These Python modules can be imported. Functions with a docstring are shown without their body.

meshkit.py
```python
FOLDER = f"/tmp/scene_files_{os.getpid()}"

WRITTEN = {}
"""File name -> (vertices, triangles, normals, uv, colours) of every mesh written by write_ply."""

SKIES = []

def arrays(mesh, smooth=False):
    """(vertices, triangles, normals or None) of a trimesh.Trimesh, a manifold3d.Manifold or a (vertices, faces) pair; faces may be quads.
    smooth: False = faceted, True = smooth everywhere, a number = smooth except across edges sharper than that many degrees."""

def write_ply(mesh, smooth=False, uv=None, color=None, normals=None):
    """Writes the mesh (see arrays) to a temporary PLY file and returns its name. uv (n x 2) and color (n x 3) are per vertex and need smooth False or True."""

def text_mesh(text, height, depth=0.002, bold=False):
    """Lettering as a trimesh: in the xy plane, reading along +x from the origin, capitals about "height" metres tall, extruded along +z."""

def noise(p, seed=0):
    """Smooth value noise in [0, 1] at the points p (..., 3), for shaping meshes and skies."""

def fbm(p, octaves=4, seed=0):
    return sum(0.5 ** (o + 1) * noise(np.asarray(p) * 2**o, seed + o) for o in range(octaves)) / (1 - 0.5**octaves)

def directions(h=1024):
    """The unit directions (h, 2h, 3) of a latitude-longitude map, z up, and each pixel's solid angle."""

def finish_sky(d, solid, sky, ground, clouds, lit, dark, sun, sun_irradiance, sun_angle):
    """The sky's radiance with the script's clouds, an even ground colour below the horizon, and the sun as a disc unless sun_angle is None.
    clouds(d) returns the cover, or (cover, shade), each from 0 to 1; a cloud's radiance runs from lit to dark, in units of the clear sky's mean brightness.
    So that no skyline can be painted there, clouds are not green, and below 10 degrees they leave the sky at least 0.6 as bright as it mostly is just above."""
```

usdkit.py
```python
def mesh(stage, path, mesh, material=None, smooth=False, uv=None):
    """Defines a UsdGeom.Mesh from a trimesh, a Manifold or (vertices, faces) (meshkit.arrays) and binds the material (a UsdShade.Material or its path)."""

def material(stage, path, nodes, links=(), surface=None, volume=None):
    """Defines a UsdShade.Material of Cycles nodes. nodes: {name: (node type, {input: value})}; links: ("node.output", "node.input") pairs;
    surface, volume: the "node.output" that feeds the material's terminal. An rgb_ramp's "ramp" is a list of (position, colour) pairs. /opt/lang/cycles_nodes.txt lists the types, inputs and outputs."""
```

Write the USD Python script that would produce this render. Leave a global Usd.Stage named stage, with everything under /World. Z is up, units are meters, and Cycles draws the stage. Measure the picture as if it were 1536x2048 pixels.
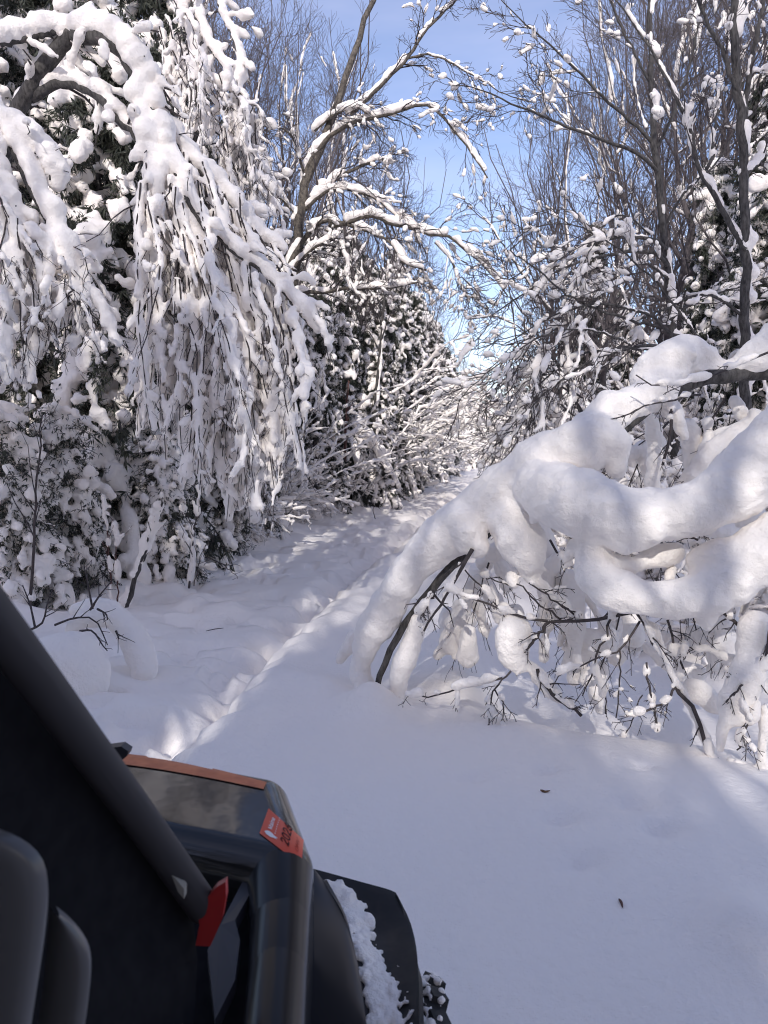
import math
import numpy as np, trimesh, manifold3d, usdkit, meshkit
from pxr import Usd, UsdGeom, UsdLux, UsdShade, Sdf, Gf

stage = Usd.Stage.CreateInMemory()
UsdGeom.SetStageUpAxis(stage, UsdGeom.Tokens.z)
UsdGeom.Xform.Define(stage, '/World')
UsdGeom.Scope.Define(stage, '/World/Looks')

# ------------------------------------------------------------------ camera, sky, sun, exposure
CAM_H, PITCH, FPX = 1.75, math.radians(4.8), 1480.0
CAM = np.array([0, 0, CAM_H])
FWD = np.array([0, math.cos(PITCH), -math.sin(PITCH)])
UPV = np.array([0, math.sin(PITCH), math.cos(PITCH)])
cam = UsdGeom.Camera.Define(stage, '/World/camera')
cam.CreateHorizontalApertureAttr(26.0)
cam.CreateVerticalApertureAttr(26.0 * 4 / 3)
cam.CreateFocalLengthAttr(26.0 * FPX / 1536)
cam.CreateClippingRangeAttr(Gf.Vec2f(0.02, 2000))
cam.CreateFStopAttr(9.0)
cam.CreateFocusDistanceAttr(7.0)
EXPOSURE, SKY_STRENGTH, SUN_INTENSITY = 0.76, 0.14, 0.5
cam.CreateExposureAttr(EXPOSURE)
cam.AddTranslateOp().Set(Gf.Vec3d(0, 0, CAM_H))
cam.AddRotateXOp().Set(90 - math.degrees(PITCH))

SUN_AZ, SUN_EL = math.radians(190), math.radians(30)
to_sun = np.array([math.sin(SUN_AZ) * math.cos(SUN_EL), math.cos(SUN_AZ) * math.cos(SUN_EL), math.sin(SUN_EL)])
dome = UsdLux.DomeLight.Define(stage, '/World/sky')
dome.GetPrim().SetCustomDataByKey('kind', 'structure')
dome.GetPrim().SetCustomDataByKey('label', 'clear blue winter sky with faint thin cloud')
sky_mat = usdkit.material(stage, '/World/Looks/sky', {
    'co': ('texture_coordinate', {}),
    'mp': ('mapping', {'scale': (1.2, 1.2, 5.0)}),
    'no': ('noise_texture', {'scale': 1.7, 'detail': 6.0, 'roughness': 0.55}),
    'ra': ('rgb_ramp', {'ramp': [(0.40, (0, 0, 0)), (0.75, (0.15, 0.15, 0.15))]}),
    'sky': ('sky_texture', {'sky_type': 'single_scattering', 'sun_disc': False, 'sun_elevation': SUN_EL, 'sun_rotation': math.atan2(to_sun[0], to_sun[1]), 'air_density': 1.0, 'aerosol_density': 1.0, 'ozone_density': 1.0}),
    'ti': ('vector_math', {'math_type': 'multiply', 'vector2': (0.90, 0.83, 0.92)}),
    'cl': ('mix', {'color2': (7.0, 6.2, 6.8)}),
    'bg': ('background_shader', {'strength': SKY_STRENGTH}),
}, [('co.generated', 'mp.vector'), ('mp.vector', 'no.vector'), ('no.fac', 'ra.fac'), ('ra.color', 'cl.fac'), ('sky.color', 'ti.vector1'), ('ti.vector', 'cl.color1'), ('cl.color', 'bg.color')], surface='bg.background')
UsdShade.MaterialBindingAPI.Apply(dome.GetPrim()).Bind(sky_mat)
sun = UsdLux.DistantLight.Define(stage, '/World/sun')
sun.CreateIntensityAttr(SUN_INTENSITY)
sun.CreateAngleAttr(0.53)
sun.CreateNormalizeAttr(True)
sun.CreateColorAttr(Gf.Vec3f(1.0, 0.965, 0.93))
sun.AddRotateZOp().Set(-math.degrees(SUN_AZ))
sun.AddRotateXOp().Set(-(90 - math.degrees(SUN_EL)))
# ------------------------------------------------------------------ materials
def mat(name, nodes, links=(), out='p.BSDF'):
    return usdkit.material(stage, '/World/Looks/' + name, nodes, links, surface=out)

def plain(name, color, rough=0.5, spec=0.5, **k):
    return mat(name, {'p': ('principled_bsdf', {'base_color': color, 'roughness': rough, 'specular_ior_level': spec, **k})})

def grainy(name, a, b, scale, rough, bump=0.0, stretch=(1, 1, 1), lo=0.35, hi=0.65, detail=5.0, spec=0.4, dist=0.01):
    nodes = {'g': ('geometry', {}), 'm': ('mapping', {'scale': stretch}), 'n': ('noise_texture', {'scale': scale, 'detail': detail, 'roughness': 0.6}),
             'r': ('rgb_ramp', {'ramp': [(lo, a), (hi, b)]}), 'p': ('principled_bsdf', {'roughness': rough, 'specular_ior_level': spec})}
    links = [('g.position', 'm.vector'), ('m.vector', 'n.vector'), ('n.fac', 'r.fac'), ('r.color', 'p.base_color')]
    if bump:
        nodes['b'] = ('bump', {'strength': bump, 'distance': dist})
        links += [('n.fac', 'b.height'), ('b.normal', 'p.normal')]
    return mat(name, nodes, links)

M = {}
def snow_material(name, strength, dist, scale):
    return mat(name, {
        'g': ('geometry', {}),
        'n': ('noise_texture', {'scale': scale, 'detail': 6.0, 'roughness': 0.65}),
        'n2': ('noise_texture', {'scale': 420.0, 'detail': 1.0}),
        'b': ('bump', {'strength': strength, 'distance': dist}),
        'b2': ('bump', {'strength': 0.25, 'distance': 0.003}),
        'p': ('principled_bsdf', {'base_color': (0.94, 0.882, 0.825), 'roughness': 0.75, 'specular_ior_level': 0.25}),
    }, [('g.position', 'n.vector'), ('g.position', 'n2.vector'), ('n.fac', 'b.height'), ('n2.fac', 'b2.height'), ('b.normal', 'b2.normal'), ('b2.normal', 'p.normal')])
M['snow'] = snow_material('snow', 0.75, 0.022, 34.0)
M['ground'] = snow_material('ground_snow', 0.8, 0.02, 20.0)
M['bark'] = grainy('bark', (0.030, 0.027, 0.026), (0.10, 0.093, 0.088), 38, 0.9, 0.6, (1, 1, 0.35))
M['birch'] = grainy('birch_bark', (0.035, 0.031, 0.028), (0.15, 0.128, 0.104), 26, 0.85, 0.6, (1, 1, 0.8))
M['twig'] = grainy('twig_bark', (0.040, 0.033, 0.033), (0.080, 0.066, 0.064), 30, 0.8)
M['far_twig'] = grainy('hardwood_bark', (0.06, 0.05, 0.052), (0.11, 0.094, 0.094), 6, 0.85)
M['needle'] = grainy('evergreen_needles', (0.022, 0.028, 0.021), (0.062, 0.066, 0.048), 9, 0.7)
M['red_stem'] = grainy('red_stem_bark', (0.07, 0.03, 0.028), (0.12, 0.06, 0.05), 30, 0.7)
M['leaf'] = grainy('dry_leaf', (0.10, 0.05, 0.03), (0.20, 0.11, 0.06), 60, 0.8)

# ------------------------------------------------------------------ helpers: prims
used = {}
def numbered(path):
    n = used.get(path, -1) + 1
    used[path] = n
    return path if n == 0 else f'{path}_{n:03d}'

def tag(prim, label=None, cat=None, group=None, kind=None):
    for k, v in (('label', label), ('category', cat), ('group', group), ('kind', kind)):
        if v:
            prim.SetCustomDataByKey(k, v)
    return prim

def thing(name, label, cat, loc=(0, 0, 0), rotz=0.0, scale=None, group=None, tilt=None):
    x = UsdGeom.Xform.Define(stage, numbered('/World/' + name))
    x.AddTranslateOp().Set(Gf.Vec3d(*map(float, loc)))
    x.AddRotateZOp().Set(float(rotz))
    if tilt is not None:
        x.AddRotateXOp().Set(float(tilt))
    if scale is not None:
        s = (scale,) * 3 if np.ndim(scale) == 0 else scale
        x.AddScaleOp().Set(Gf.Vec3f(*map(float, s)))
    return tag(x.GetPrim(), label, cat, group)

def part(parent, name, mesh, material, smooth=False, kind=None, label=None):
    base = parent.GetPath().pathString if parent is not None else '/World'
    if isinstance(mesh, tuple):
        v, f = np.asarray(mesh[0], float), np.asarray(mesh[1], int)
        keep = np.unique(f)
        if len(keep) < len(v):
            m = np.zeros(len(v), int); m[keep] = np.arange(len(keep))
            mesh = (v[keep], m[f])
    m = usdkit.mesh(stage, numbered(base + '/' + name), mesh, M[material], smooth=smooth)
    return tag(m.GetPrim(), label, None, None, kind)

def copy_of(src, label, loc, rotz, scale, group, tilt=None):
    d = src.GetCustomData()
    name = ''.join(src.GetName()).rstrip('0123456789').rstrip('_')
    o = thing(name, label, d['category'], loc, rotz, scale, group, tilt)
    o.GetReferences().AddInternalReference(src.GetPath())
    o.SetInstanceable(True)
    return o

# ------------------------------------------------------------------ helpers: geometry
def at(px, py, y):
    """The point at distance y ahead that the photograph shows at pixel (px, py)."""
    d = (px - 768) / FPX * np.array([1.0, 0, 0]) + (1024 - py) / FPX * UPV + FWD
    return CAM + d * (y / d[1])

def on_z(px, py, z):
    d = (px - 768) / FPX * np.array([1.0, 0, 0]) + (1024 - py) / FPX * UPV + FWD
    return CAM + d * ((z - CAM_H) / d[2])

def spline(pts, n):
    """Catmull-Rom through the rows of pts (any number of columns), n points evenly by length."""
    p = np.asarray(pts, float)
    if len(p) == 2:
        return p[0] + np.linspace(0, 1, n)[:, None] * (p[1] - p[0])
    q = np.vstack([2 * p[0] - p[1], p, 2 * p[-1] - p[-2]])
    out = []
    for i in range(1, len(q) - 2):
        t = np.linspace(0, 1, 12, endpoint=False)[:, None]
        a, b, c, d = q[i - 1], q[i], q[i + 1], q[i + 2]
        out.append(0.5 * (2 * b + (c - a) * t + (2 * a - 5 * b + 4 * c - d) * t**2 + (3 * b - a - 3 * c + d) * t**3))
    o = np.vstack(out + [p[-1:]])
    s = np.concatenate([[0], np.cumsum(np.linalg.norm(np.diff(o[:, :3], axis=0), axis=1))])
    u = np.linspace(0, s[-1], n)
    return np.stack([np.interp(u, s, o[:, k]) for k in range(o.shape[1])], 1)

def poly(px, n=12):
    """A curve given as rows (px, py, distance[, radius in photo pixels])."""
    rows = []
    for r in px:
        p = at(*r[:3])
        rows.append([*p] + ([r[3] / FPX * np.linalg.norm(p - CAM)] if len(r) > 3 else []))
    return spline(rows, n)

def unit(v):
    return v / np.maximum(np.linalg.norm(v, axis=-1, keepdims=True), 1e-9)

def join(parts):
    parts = [p for p in parts if p is not None and len(p[0])]
    V, F, o = [], [], 0
    for v, f in parts:
        V.append(v); F.append(f + o); o += len(v)
    return np.vstack(V), np.vstack(F)

def tubes(P, R, sides=5, cap=True):
    """P (B, N, 3), R (B, N) -> one mesh of B tapering tubes."""
    P, R = np.asarray(P, float), np.asarray(R, float)
    if P.ndim == 2:
        P, R = P[None], R[None]
    B, N = R.shape
    T = unit(np.gradient(P, axis=1))
    mt = unit(P[:, -1] - P[:, 0])
    ref = np.where(np.abs(mt[:, 2:3]) > 0.75, np.array([1.0, 0.13, 0]), np.array([0, 0.05, 1.0]))[:, None]
    U = unit(np.cross(T, ref)); W = np.cross(T, U)
    a = np.arange(sides) / sides * 2 * np.pi
    ring = np.cos(a)[:, None] * U[:, :, None] + np.sin(a)[:, None] * W[:, :, None]
    V = (P[:, :, None] + R[:, :, None, None] * ring).reshape(-1, 3)
    b, i, j = np.meshgrid(np.arange(B), np.arange(N - 1), np.arange(sides), indexing='ij')
    o = (b * N + i) * sides
    q = np.stack([o + j, o + sides + j, o + sides + (j + 1) % sides, o + (j + 1) % sides], -1).reshape(-1, 4)
    F = np.vstack([q[:, [0, 2, 1]], q[:, [0, 3, 2]]])
    if cap:
        caps = []
        for end in (0, N - 1):
            base = (np.arange(B) * N + end) * sides
            for k in range(1, sides - 1):
                caps.append(np.stack([base, base + k, base + k + 1] if end else [base, base + k + 1, base + k], 1))
        F = np.vstack([F] + caps)
    return V, F

def sprout(rng, P, R, k, t0, t1, ang, L, rad, curve=(0, 0, 0), N=5, wob=0.06, keep=1.0, taper=0.3, shrink=0.6, Lj=0.35):
    """k children from every curve of (P, R)."""
    B, n = R.shape
    t = (np.arange(k)[None] + rng.random((B, k))) / k * (t1 - t0) + t0
    x = t * (n - 1); i = np.minimum(x.astype(int), n - 2); f = (x - i)[..., None]
    bi = np.arange(B)[:, None]
    S = P[bi, i] * (1 - f) + P[bi, i + 1] * f
    r = R[bi, i] * (1 - f[..., 0]) + R[bi, i + 1] * f[..., 0]
    T = unit(P[bi, i + 1] - P[bi, i])
    per = unit(np.cross(T, rng.normal(size=T.shape)))
    a = ang * (0.7 + 0.6 * rng.random((B, k)))[..., None]
    D = np.cos(a) * T + np.sin(a) * per
    ln = (L * (1 - shrink * (t - t0) / max(t1 - t0, 1e-6)) * (1 - Lj + 2 * Lj * rng.random((B, k))))[..., None, None]
    s = np.linspace(0, 1, N)[:, None]
    Q = S[:, :, None] + ln * (s * D[:, :, None] + s**2 * np.asarray(curve, float))
    w = rng.normal(size=Q.shape) * wob * ln; w[:, :, 0] = 0
    Q = Q + w * s
    RR = (r * rad)[..., None] * (1 - (1 - taper) * np.linspace(0, 1, N))
    Q, RR = Q.reshape(-1, N, 3), RR.reshape(-1, N)
    if keep < 1:
        m = rng.random(len(Q)) < keep
        Q, RR = Q[m], RR[m]
    return Q, RR

def resample(P, n):
    """(B, N, 3) -> (B, n, 3), linear."""
    N = P.shape[1]
    x = np.linspace(0, N - 1, n); i = np.minimum(x.astype(int), N - 2); f = (x - i)[None, :, None]
    return P[:, i] * (1 - f) + P[:, i + 1] * f

def snow_on(rng, P, rs, cover=0.75, off=0.7, wind=(0.25, 0.6, 0), n=8, var=0.5, lump=1.0):
    """Capsules of snow lying on (or, on hanging twigs, clinging to) the curves P (B, N, 3); rs: snow radius, (B,) or (B, n)."""
    if not len(P):
        return np.zeros((0, 8))
    P = resample(np.asarray(P, float), n)
    B = len(P)
    rs = np.broadcast_to(np.asarray(rs, float), (B, n) if np.ndim(rs) == 2 else (B,))
    rs = rs if rs.ndim == 2 else np.repeat(rs[:, None], n, 1)
    T = unit(np.gradient(P, axis=1))
    up = np.array([0, 0, 1.0]) - T[..., 2:3] * T
    hz = np.linalg.norm(up, axis=-1, keepdims=True)
    w = unit(np.asarray(wind, float) + rng.normal(size=(B, 1, 3)) * (0.5, 0.5, 0.05))
    d = unit(up + w * (1 - hz) ** 2 * 1.5)
    m = max(2, int(np.ceil(n / 3)) + 1)
    g = resample(rng.random((B, m, 1)), n)[..., 0] + 0.12 * rng.normal(size=(B, n))
    r = rs * (1 - var + 2 * var * rng.random((B, n)))
    lim = 0.5 + (cover - 0.5) * 0.8
    on = g < lim if cover < 1 else np.ones((B, n), bool)
    if cover < 1:
        r = r * np.clip((lim - g) * 5 + 0.35, 0.35, 1.0)
    C = P + d * (r * off)[..., None]
    seg = on[:, :-1] & on[:, 1:]
    A, Bq, ra, rb = C[:, :-1][seg], C[:, 1:][seg], r[:, :-1][seg], r[:, 1:][seg]
    return np.column_stack([A, Bq, ra, rb])

def nets(f, origin, h):
    """Surface nets of the level f = 0 (inside negative)."""
    ins = f < 0
    c = np.zeros(tuple(s - 1 for s in f.shape), np.int8)
    for dx in (0, 1):
        for dy in (0, 1):
            for dz in (0, 1):
                c += ins[dx:f.shape[0] - 1 + dx, dy:f.shape[1] - 1 + dy, dz:f.shape[2] - 1 + dz]
    act = (c > 0) & (c < 8)
    idx = np.full(c.shape, -1, np.int32)
    I = np.argwhere(act)
    idx[act] = np.arange(len(I))
    corner = np.array([[x, y, z] for x in (0, 1) for y in (0, 1) for z in (0, 1)])
    val = np.stack([f[I[:, 0] + k[0], I[:, 1] + k[1], I[:, 2] + k[2]] for k in corner], 1)
    acc, cnt = np.zeros((len(I), 3)), np.zeros(len(I))
    for a in range(8):
        for b in range(a + 1, 8):
            if np.abs(corner[a] - corner[b]).sum() != 1:
                continue
            x = (val[:, a] < 0) != (val[:, b] < 0)
            t = np.where(x, val[:, a] / np.where(x, val[:, a] - val[:, b], 1), 0)
            acc += np.where(x[:, None], corner[a] + t[:, None] * (corner[b] - corner[a]), 0)
            cnt += x
    V = origin + (I + acc / np.maximum(cnt, 1)[:, None]) * h
    F = []
    for ax in range(3):
        o1, o2 = [(1, 2), (2, 0), (0, 1)][ax]
        lo = [slice(None)] * 3; hi = [slice(None)] * 3
        lo[ax] = slice(0, -1); hi[ax] = slice(1, None)
        e = np.argwhere(ins[tuple(lo)] != ins[tuple(hi)])
        e = e[(e[:, o1] > 0) & (e[:, o2] > 0) & (e[:, o1] < f.shape[o1] - 1) & (e[:, o2] < f.shape[o2] - 1)]
        sg = ins[tuple(e.T)]
        def cell(d1, d2):
            k = e.copy(); k[:, o1] -= d1; k[:, o2] -= d2
            return idx[tuple(k.T)]
        q = np.stack([cell(1, 1), cell(0, 1), cell(0, 0), cell(1, 0)], 1)
        q[~sg] = q[~sg][:, ::-1]
        F += [q[:, [0, 1, 2]], q[:, [0, 2, 3]]]
    return V, np.vstack(F)

def vnormals(V, F):
    n = np.zeros_like(V)
    c = np.cross(V[F[:, 1]] - V[F[:, 0]], V[F[:, 2]] - V[F[:, 0]])
    for k in range(3):
        np.add.at(n, F[:, k], c)
    return unit(n)

def snow_mesh(caps, h, k, bumps=((6, 0.02), (18, 0.008)), seed=0, zmin=None):
    """The smooth union of capsules (rows ax ay az bx by bz ra rb), meshed on a grid of step h and roughened."""
    caps = np.asarray(caps, float)
    caps = caps[np.maximum(caps[:, 6], caps[:, 7]) > 0.45 * h]
    rm = np.maximum(caps[:, 6], caps[:, 7])
    mar = rm + 3.2 / k + h
    lo, hi = np.minimum(caps[:, :3], caps[:, 3:6]) - mar[:, None], np.maximum(caps[:, :3], caps[:, 3:6]) + mar[:, None]
    org = lo.min(0) - 2 * h
    shp = np.ceil((hi.max(0) - org) / h).astype(int) + 3
    S = np.full(shp, 1e-9, np.float32)
    ax = [(org[i] + np.arange(shp[i]) * h).astype(np.float32) for i in range(3)]
    a0, a1 = np.floor((lo - org) / h).astype(int), np.ceil((hi - org) / h).astype(int) + 1
    a0 = np.maximum(a0, 0); a1 = np.minimum(a1, shp)
    for c, u, v in zip(caps, a0, a1):
        X, Y, Z = ax[0][u[0]:v[0]] - np.float32(c[0]), ax[1][u[1]:v[1]] - np.float32(c[1]), ax[2][u[2]:v[2]] - np.float32(c[2])
        D = c[3:6] - c[:3]; L2 = max(D @ D, 1e-9)
        pr = (X * np.float32(D[0]))[:, None, None] + (Y * np.float32(D[1]))[None, :, None] + (Z * np.float32(D[2]))[None, None, :]
        t = np.clip(pr / np.float32(L2), 0, 1)
        q = (X * X)[:, None, None] + (Y * Y)[None, :, None] + (Z * Z)[None, None, :] - 2 * t * pr + t * t * np.float32(L2)
        d = np.sqrt(np.maximum(q, 0)) - np.float32(c[6]) - t * np.float32(c[7] - c[6])
        S[u[0]:v[0], u[1]:v[1], u[2]:v[2]] += np.exp(np.clip(-k * d, -30, 30))
    V, F = nets(-np.log(S) / k, org, h)
    N = vnormals(V, F)
    for i, (fr, am) in enumerate(bumps):
        V = V + N * ((meshkit.noise(V * fr, seed + i) - 0.5) * 2 * am)[:, None]
    return V, F

def blades(rng, P, L, W, droop=0.5, per=1):
    """Flat pointed sprays (two triangles each, slightly folded) at points P."""
    P = np.repeat(P, per, 0)
    n = len(P)
    d = rng.normal(size=(n, 3)); d[:, 2] -= droop * 2; d = unit(d)
    s = unit(np.cross(d, rng.normal(size=(n, 3))))
    l = L * (0.6 + 0.8 * rng.random((n, 1))); w = W * (0.6 + 0.8 * rng.random((n, 1)))
    nn = np.cross(d, s)
    V = np.stack([P, P + d * l * 0.45 + s * w + nn * w * 0.4, P + d * l, P + d * l * 0.5 - s * w + nn * w * 0.4], 1).reshape(-1, 3)
    o = np.arange(n)[:, None] * 4
    return V, np.vstack([o + [0, 1, 2], o + [0, 2, 3]])

# ------------------------------------------------------------------ the ground
EDGE_Y = np.array([-60, 0, 4, 8.5, 14, 26, 40, 52, 70, 110, 400.0])
EDGE_X = np.array([-14.0, -4.2, -3.5, -2.75, -1.85, 0.75, 3.3, 5.6, 8.2, 11, 20])
def left_edge(y): return np.interp(y, EDGE_Y, EDGE_X)
TRACK = np.array([[-3.2, -4], [-2.0, 1.0], [-1.2, 4.2], [-0.36, 10.2], [1.45, 20], [3.5, 32], [6.6, 52], [8.6, 64]])
def track_x(y): return np.interp(y, TRACK[:, 1], TRACK[:, 0])
def sstep(a, b, x):
    t = np.clip((x - a) / (b - a), 0, 1)
    return t * t * (3 - 2 * t)

def nz(x, y, fx, fy, seed):
    return meshkit.noise(np.stack([x * fx, y * fy, np.full_like(x, seed * 3.7)], -1), seed) - 0.5

PITS = [on_z(*p, 0.1)[:2] for p in ((1090, 1546), (1320, 1712), (1165, 1775), (1285, 1545), (1265, 1650), (940, 1560), (1120, 1680))]
BUMPS = [(*on_z(742, 1420, 0)[:2], 0.20, 0.20), (*on_z(640, 1385, 0)[:2], 0.28, 0.10), (*on_z(1235, 1440, 0)[:2], 0.14, 0.06), (*on_z(570, 1640, 0)[:2], 0.5, 0.06), (*on_z(1510, 1930, 0.1)[:2], 0.16, 0.07), (*on_z(1180, 1960, 0)[:2], 0.7, 0.07), (*on_z(860, 1380, 0)[:2], 0.25, 0.07), (*on_z(1000, 1470, 0)[:2], 0.35, 0.06)]
def ground(x, y):
    x, y = np.asarray(x, float), np.asarray(y, float)
    le = left_edge(y); re = le + 4.1 + 0.02 * np.abs(y)
    out_l = sstep(-0.25, 1.3, le - x + 0.7 * nz(x, y, 0.8, 0.8, 3))
    out_r = sstep(-0.2, 1.6, x - re + 0.7 * nz(x, y, 0.8, 0.8, 4))
    far = np.clip(1.3 - np.abs(y) / 120, 0.2, 1)
    h = 0.09 * nz(x, y, 0.45, 0.45, 1) * far
    h += (out_l + out_r * sstep(6, 9, y)) * (0.16 + 0.55 * nz(x, y, 1.1, 1.1, 5) + 0.34 * nz(x, y, 2.7, 2.7, 6)) * far
    d = x - track_x(y)
    rough = sstep(0.25, -0.2, d) * sstep(0.5, -0.2, le - x) * sstep(3.0, 4.5, y)
    h += rough * (0.075 * nz(x, y, 1.9, 3.6, 7) + 0.06 * nz(x, y, 5, 8, 8)) + (1 - rough) * 0.085 * nz(x, y, 1.2, 1.2, 9)+ (1 - rough) * 0.03 * nz(x, y, 3.1, 3.1, 19)
    s = nz(x, y, 4.5, 6.5, 10) + 0.5; h -= rough * 0.12 * sstep(0.55, 0.8, s)
    s = nz(x, y, 2.3, 2.9, 11) + 0.5; h += rough * 0.09 * sstep(0.6, 0.9, s)
    # animal track along the trail: a trench with prints
    ph = np.sin(y * 2 * np.pi / 0.55 + 2.5 * nz(x, y, 0.7, 0.7, 12))
    wob = 0.16 * nz(np.zeros_like(y), y, 0, 0.8, 13) + 0.05 * ph
    dw = d + wob
    g = sstep(0.02, -0.08, dw) * sstep(-0.52, -0.16, dw)
    h -= g * (0.10 + 0.03 * ph + 0.06 * nz(x, y, 3, 3, 15)) * sstep(80, 50, y)
    for sh_ in (0.0, 0.5):
        u = y / 0.42 + sh_; k = np.round(u)
        yk = (k - sh_) * 0.42
        xk = track_x(yk) - 0.14 + (0.10 if sh_ else -0.06) + 0.08 * np.sin(k * 2.7)
        h -= 0.17 * np.exp(-(((x - xk) / 0.09) ** 2 + ((y - yk) / 0.10) ** 4)) * sstep(70, 40, y)
    h += 0.06 * np.exp(-((d - 0.20 + wob) / 0.16) ** 2) + 0.05 * np.exp(-((d + 0.42 + wob) / 0.14) ** 2) * (0.5 + nz(x, y, 2, 2, 14))
    # broad drift at the front right that drops away under the fallen tree
    cx, cy = 1.05 + 0 * y, 3.0
    hump = np.exp(-(((x - 1.3) / 1.5) ** 2 + ((y - 2.9) / 1.25) ** 2))
    h += 0.20 * hump
    crest = 4.55 - 0.28 * np.clip(x - 0.4, 0, 2.2)
    h -= 0.38 * sstep(0, 0.7, y - crest) * sstep(0.5, 1.1, x) * sstep(8.5, 7.0, y) * sstep(4.5, 3.5, x)
    near = np.hypot(x - 1, y - 3) < 6
    for i, (u, v) in enumerate(PITS):
        h[near] -= 0.05 * np.exp(-(((x - u)[near] / 0.075) ** 2 + ((y - v)[near] / 0.06) ** 2))
    for u, v, r, a in BUMPS:
        h[near] += a * np.exp(-((((x - u)[near]) ** 2 + ((y - v)[near]) ** 2) / r**2))
    return h

def gz(x, y):
    return float(ground(np.array([float(x)]), np.array([float(y)]))[0])

def spread(a, b, step, grow, lim):
    out, s = [b], step
    while out[-1] < lim:
        out.append(out[-1] + s); s *= grow
    lo, s = [a], step
    return np.array(out)
xs_mid = np.arange(-3.6, 2.4, 0.05)
xs_r = spread(0, float(xs_mid[-1]) + 0.05, 0.055, 1.05, 260); xs_l = -spread(0, 3.65, 0.055, 1.05, 260)[::-1]
xs = np.concatenate([xs_l[:-1], xs_mid, xs_r])
ys_mid = np.arange(1.2, 6.0, 0.055)
ys_f = spread(0, 6.0, 0.055, 1.0135, 500); ys_b = -spread(0, -1.2, 0.08, 1.07, 200)[::-1]
ys = np.concatenate([ys_b[:-1], ys_mid, ys_f])
gx, gy = np.meshgrid(xs, ys, indexing='ij')
gh = ground(gx.ravel(), gy.ravel())
GV = np.column_stack([gx.ravel(), gy.ravel(), gh])
i, j = np.meshgrid(np.arange(len(xs) - 1), np.arange(len(ys) - 1), indexing='ij')
o = (i * len(ys) + j).ravel()
GF = np.vstack([np.column_stack([o, o + len(ys), o + len(ys) + 1]), np.column_stack([o, o + len(ys) + 1, o + 1])])
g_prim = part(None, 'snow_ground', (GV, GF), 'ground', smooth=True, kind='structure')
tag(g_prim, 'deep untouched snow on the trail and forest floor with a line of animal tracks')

# ------------------------------------------------------------------ the vehicle (right front corner and door, seen from its right side)
M['gloss_black'] = mat('gloss_black_paint', {'g': ('geometry', {}), 'n': ('noise_texture', {'scale': 7.0, 'detail': 3.0}), 'b': ('bump', {'strength': 0.10, 'distance': 0.02}),
    'p': ('principled_bsdf', {'base_color': (0.012, 0.012, 0.012), 'roughness': 0.08, 'specular_ior_level': 0.6})}, [('g.position', 'n.vector'), ('n.fac', 'b.height'), ('b.normal', 'p.normal')])
M['shoulder'] = plain('satin_paint', (0.007, 0.007, 0.008), 0.22, 0.22)
M['black'] = grainy('black_plastic', (0.006, 0.006, 0.008), (0.010, 0.010, 0.012), 40, 0.85, spec=0.1)
M['pillar'] = plain('pillar_rubber', (0.022, 0.020, 0.022), 0.65, 0.3)
M['fender'] = grainy('scuffed_black_plastic', (0.012, 0.012, 0.013), (0.035, 0.029, 0.026), 16, 0.5, 0.15, lo=0.45, hi=0.75, spec=0.3)
M['inner'] = plain('satin_black_plastic', (0.022, 0.022, 0.026), 0.38, 0.45)
M['grey_panel'] = plain('reflection_grey', (0.075, 0.072, 0.072), 0.27, 0.5)  # grey of the panels that imitate window reflections
M['orange'] = grainy('orange_paint', (0.42, 0.10, 0.035), (0.56, 0.16, 0.06), 30, 0.35)
M['red'] = plain('red_strap', (0.24, 0.010, 0.009), 0.35, 0.5)
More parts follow.
